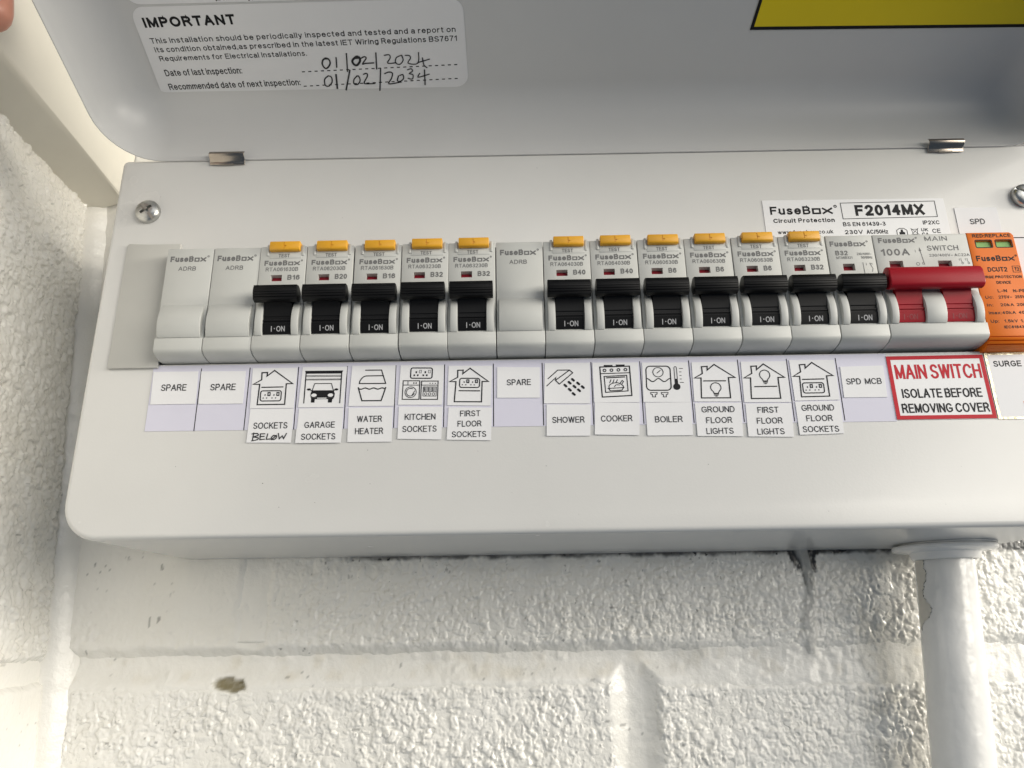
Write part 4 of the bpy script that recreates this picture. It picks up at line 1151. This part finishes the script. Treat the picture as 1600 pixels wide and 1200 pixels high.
for (a, c, z0, z1) in ((4.7, 9.6, 31.7, 34.9), (22.8, 27.7, 31.5, 34.7)):
    link('indicator_flag', B().prism([(FRONT+1.2, z0), (FRONT+2.7, z0), (FRONT+2.7, z1), (FRONT+2.2, z1)], a, c).mesh(), M['flag'], r)
k = Ink().logo(1.9, 42.3, 13.9, 2.2).text('100A', 2.2, 37.0, 10.6, 2.85, 0.03)
k.text('MAIN', 19.5, 42.9, 8.4, 1.95, 0.004).text('SWITCH', 19.7, 38.8, 11.7, 2.15, 0.004).text('230/400V~ AC22A', 20.0, 36.3, 15.0, 1.15, 0.004)
k.text('I', 15.0, 38.2, 0.22, 1.1).line([(17.6, 33.2), (16.9, 39.0)], .28).poly([(16.4, 38.6), (17.4, 38.8), (16.8, 40.3)]).ring(15.2, 33.4, .6, .2, 12).ring(17.2, 33.6, .4, .18, 10)
for u in (30.6, 32.9): k.text('1', u, 34.4, .4, .95).line([(u+.9, 35.4), (u+.9, 34.2), (u+1.4, 33.6)], .16).ring(u+1.2, 33.4, .35, .14, 10)
text_ink(r, k)

# --- surge protector
r = module('surge_protector', 17, 'orange surge protection module at the right end of the row', None, 0.6)
b = B().prism([(20, 0.2), (0, 0.2), (-3.2, 0.5), (-5.4, 1.6), (-6.9, 3.4), (-7.4, 5.2), (-7.4, 45.8), (-6.9, 46.3), (0, 46.3), (20, 46.3)], 0.06, W, 0.3, 2).mesh()
cut = [win_cut(2.5, 8.9, 39.6, 42.9), win_cut(10.0, 16.4, 39.6, 42.9)]
for z0, dd in ((3.9, 0.35), (2.7, .35), (1.6, .35)):
    yb = {3.9: -6.9, 2.7: -6.0, 1.6: -4.9}[z0]
    cut.append(B().box(-1, 19, yb-1.2, yb+0.55, z0-.16, z0+.16).mesh(smooth=None))
# a chip broken from the top corner
cut.append(B().prism([(15.9, 46.8), (16.3, 45.9), (16.9, 45.5), (17.2, 44.9), (18.4, 44.4), (18.4, 46.8)], -9.0, -5.6, axis='y').mesh(smooth=None))
link('body', boolean(b, cut), M['orange'], r)
for a, c in ((2.6, 8.8), (10.1, 16.3)):
    o = link('status_window', B().prism([(FRONT+0.5, 39.75), (FRONT+2.7, 39.75), (FRONT+2.7, 42.6), (FRONT+1.0, 42.6)], a, c).mesh(), M['green'], r)
    Ink().rect(a, 39.65, c+.05, 42.85, 0.34, 0.5).build('bezel', M['p_black'], mf(FRONT-0.02), o)
k = Ink().text('RED:REPLACE', 2.0, 43.9, 14.4, 1.45, 0.03).logo(1.6, 34.0, 14.4, 2.3, 0.03)
k.text('DCUT2', 4.9, 29.6, 7.2, 1.9, 0.02).rect(14.2, 29.3, 17.0, 31.8, 0.18).text('T2', 14.8, 29.8, 1.7, 1.5, 0.02)
k.text('SURGE PROTECTION', 1.5, 26.9, 15.3, 1.1, 0.03).text('DEVICE', 7.0, 24.6, 5.3, 1.15, 0.03)
k.text('L-N', 6.7, 21.2, 3.4, 1.25, 0.03).text('N-PE', 12.4, 21.1, 4.4, 1.25, 0.03)
for (z, a, c1, c2) in ((18.7, 'Uc:', '275V~', '255V~'), (15.6, 'In:', '20kA', '20kA'), (12.5, 'Imax:', '40kA', '40kA'), (9.2, 'Up:', '1.5kV', '1.5kV')):
    k.text(a, 1.6, z, {'Uc:': 2.9, 'In:': 2.2, 'Imax:': 4.6, 'Up:': 3.0}[a], 1.2, 0.02).text(c1, 6.5, z, 4.9, 1.2, 0.02).text(c2, 12.5, z, 4.6, 1.2, 0.02)
k.text('IEC61643-11', 6.0, 6.9, 9.4, 1.1, 0.03)
text_ink(r, k, m='p_black')

# ================================================================== CONDUIT
pipe = empty('conduit_pipe', (295.3, 61, BOX_BOTTOM), 'white painted conduit pipe dropping from the underside of the consumer unit', 'pipe')
def pipe_pt(a, z, r):
    t = np.radians(a); cx = 294.5+0.097*(z+66)
    n = 0.35*(fbm(np.asarray(a*0.19)+3, np.asarray(z), 7, 501)-0.5)+0.18*(fbm(np.asarray(a*0.19), np.asarray(z), 2.2, 503)-0.5)
    # seam of a paint run
    return cx+(r+n)*np.cos(t), 61.0+(r+n)*np.sin(t), z+0*t
kid('tube', grid_mesh(np.linspace(0, 360, 90), np.arange(-260, -64.5, 1.0), lambda a, z: pipe_pt(a, z, 11.2)), M['pipe'], pipe)
fl = B().lathe([(19.4, 0.3), (19.8, -0.4), (19.6, -1.3), (18.9, -1.7), (13.4, -2.5), (12.9, -4.6), (12.3, -5.2), (11.0, -5.3), (11.0, 0.3)], (293.6, 58.6, BOX_BOTTOM-1.3), 'z', 56)
kid('flange', fl.mesh(smooth=40), M['pipe'], pipe)
kid('washer', B().lathe([(18.0, 0.0), (18.0, -0.8), (12, -0.8), (12, 0)], (294.6, 57.2, BOX_BOTTOM-0.05), 'z', 40).mesh(), M['enamel'], pipe)
# flaked strip of older paint on the left of the tube
V = []; F = []; zs = np.arange(-68.5, -97, -0.6); rng = random.Random(5)
for j, z in enumerate(zs):
    t = j/(len(zs)-1)
    e0 = 172.0
    wdt = 36+11*math.sin(z/5.0+1.0)+7*math.sin(z/2.1)+rng.uniform(-2.5, 2.5)-34*t**2
    for q in range(7):
        a = e0+wdt*q/6
        x, y, zz = pipe_pt(a, np.float64(z), 11.42); V.append((float(x), float(y), float(z)))
for j in range(len(zs)-1):
    for q in range(6): F.append((j*7+q, j*7+q+1, (j+1)*7+q+1, (j+1)*7+q))
kid('flaked_patch', mesh_from(V, F, smooth=60), M['bare'], pipe)
V2 = []; F2 = []
for j in range(len(zs)-1):
    if rng.random() < 0.5: continue
    p, q = Vector(V[j*7+6]), Vector(V[(j+1)*7+6]); w_ = rng.uniform(0.08, 0.28); n0 = len(V2)
    out = Vector((0, -0.12, 0))
    V2 += [tuple(p+out), tuple(q+out), tuple(q+out+Vector((w_, -0.02, 0))), tuple(p+out+Vector((w_, -0.02, 0)))]; F2.append((n0, n0+1, n0+2, n0+3))
kid('flake_edge', mesh_from(V2, F2), M['grime'], pipe)

# ================================================================== HAND holding the lid
def hand_mesh():
    verts = []; edges = []; rad = []
    def add(p, r, parent=None):
        verts.append((Vector(p)+Vector((4.6, 0, -8)))*S); rad.append(r*S)
        if parent is not None: edges.append((parent, len(verts)-1))
        return len(verts)-1
    # back of the hand rests above the lid; fingers hook down over its left rim
    wrist = add((30, -150, 215), 22)
    palm = add((5, -122, 196), 25, wrist)
    kn = add((-18, -108, 184), 20, palm)
    for (dy, dz, L, r) in ((36, -15, 1.0, 8.2), (14, -6, 1.06, 8.6), (-8, 3, 1.0, 8.2), (-28, 11, 0.84, 7.2)):
        y = -104+dy; z = 176+dz
        a = add((-36, y, z), r*1.15, kn)
        b = add((-56, y-1, z-12*L), r*1.02, a)
        c = add((-62, y, z-34*L), r*0.95, b)
        d = add((-57.5, y+0.5, z-53*L), r*0.86, c)
        e = add((-55.0, y+0.5, z-58*L), r*0.66, d)
    t1 = add((12, -86, 180), 13, palm); t2 = add((8, -64, 166), 10.5, t1); t3 = add((2, -44, 156), 9.0, t2); add((0, -36, 152), 7.2, t3)
    me = bpy.data.meshes.new('hand'); me.from_pydata(verts, edges, []); me.update()
    o = bpy.data.objects.new('h', me); COL.objects.link(o)
    md = o.modifiers.new('s', 'SKIN'); md.use_smooth_shade = True
    for v, rr in zip(me.skin_vertices[0].data, rad): v.radius = (rr, rr)
    me.skin_vertices[0].data[0].use_root = True
    o.modifiers.new('u', 'SUBSURF').levels = 2
    dg = bpy.context.evaluated_depsgraph_get()
    out = bpy.data.meshes.new_from_object(o.evaluated_get(dg))
    bpy.data.objects.remove(o)
    out.shade_smooth()
    return out
hm = hand_mesh()
ho = link('hand', hm, M['skin'])
tag(ho, 'blurred fingertip of a hand holding the lid open, top left corner', 'hand')
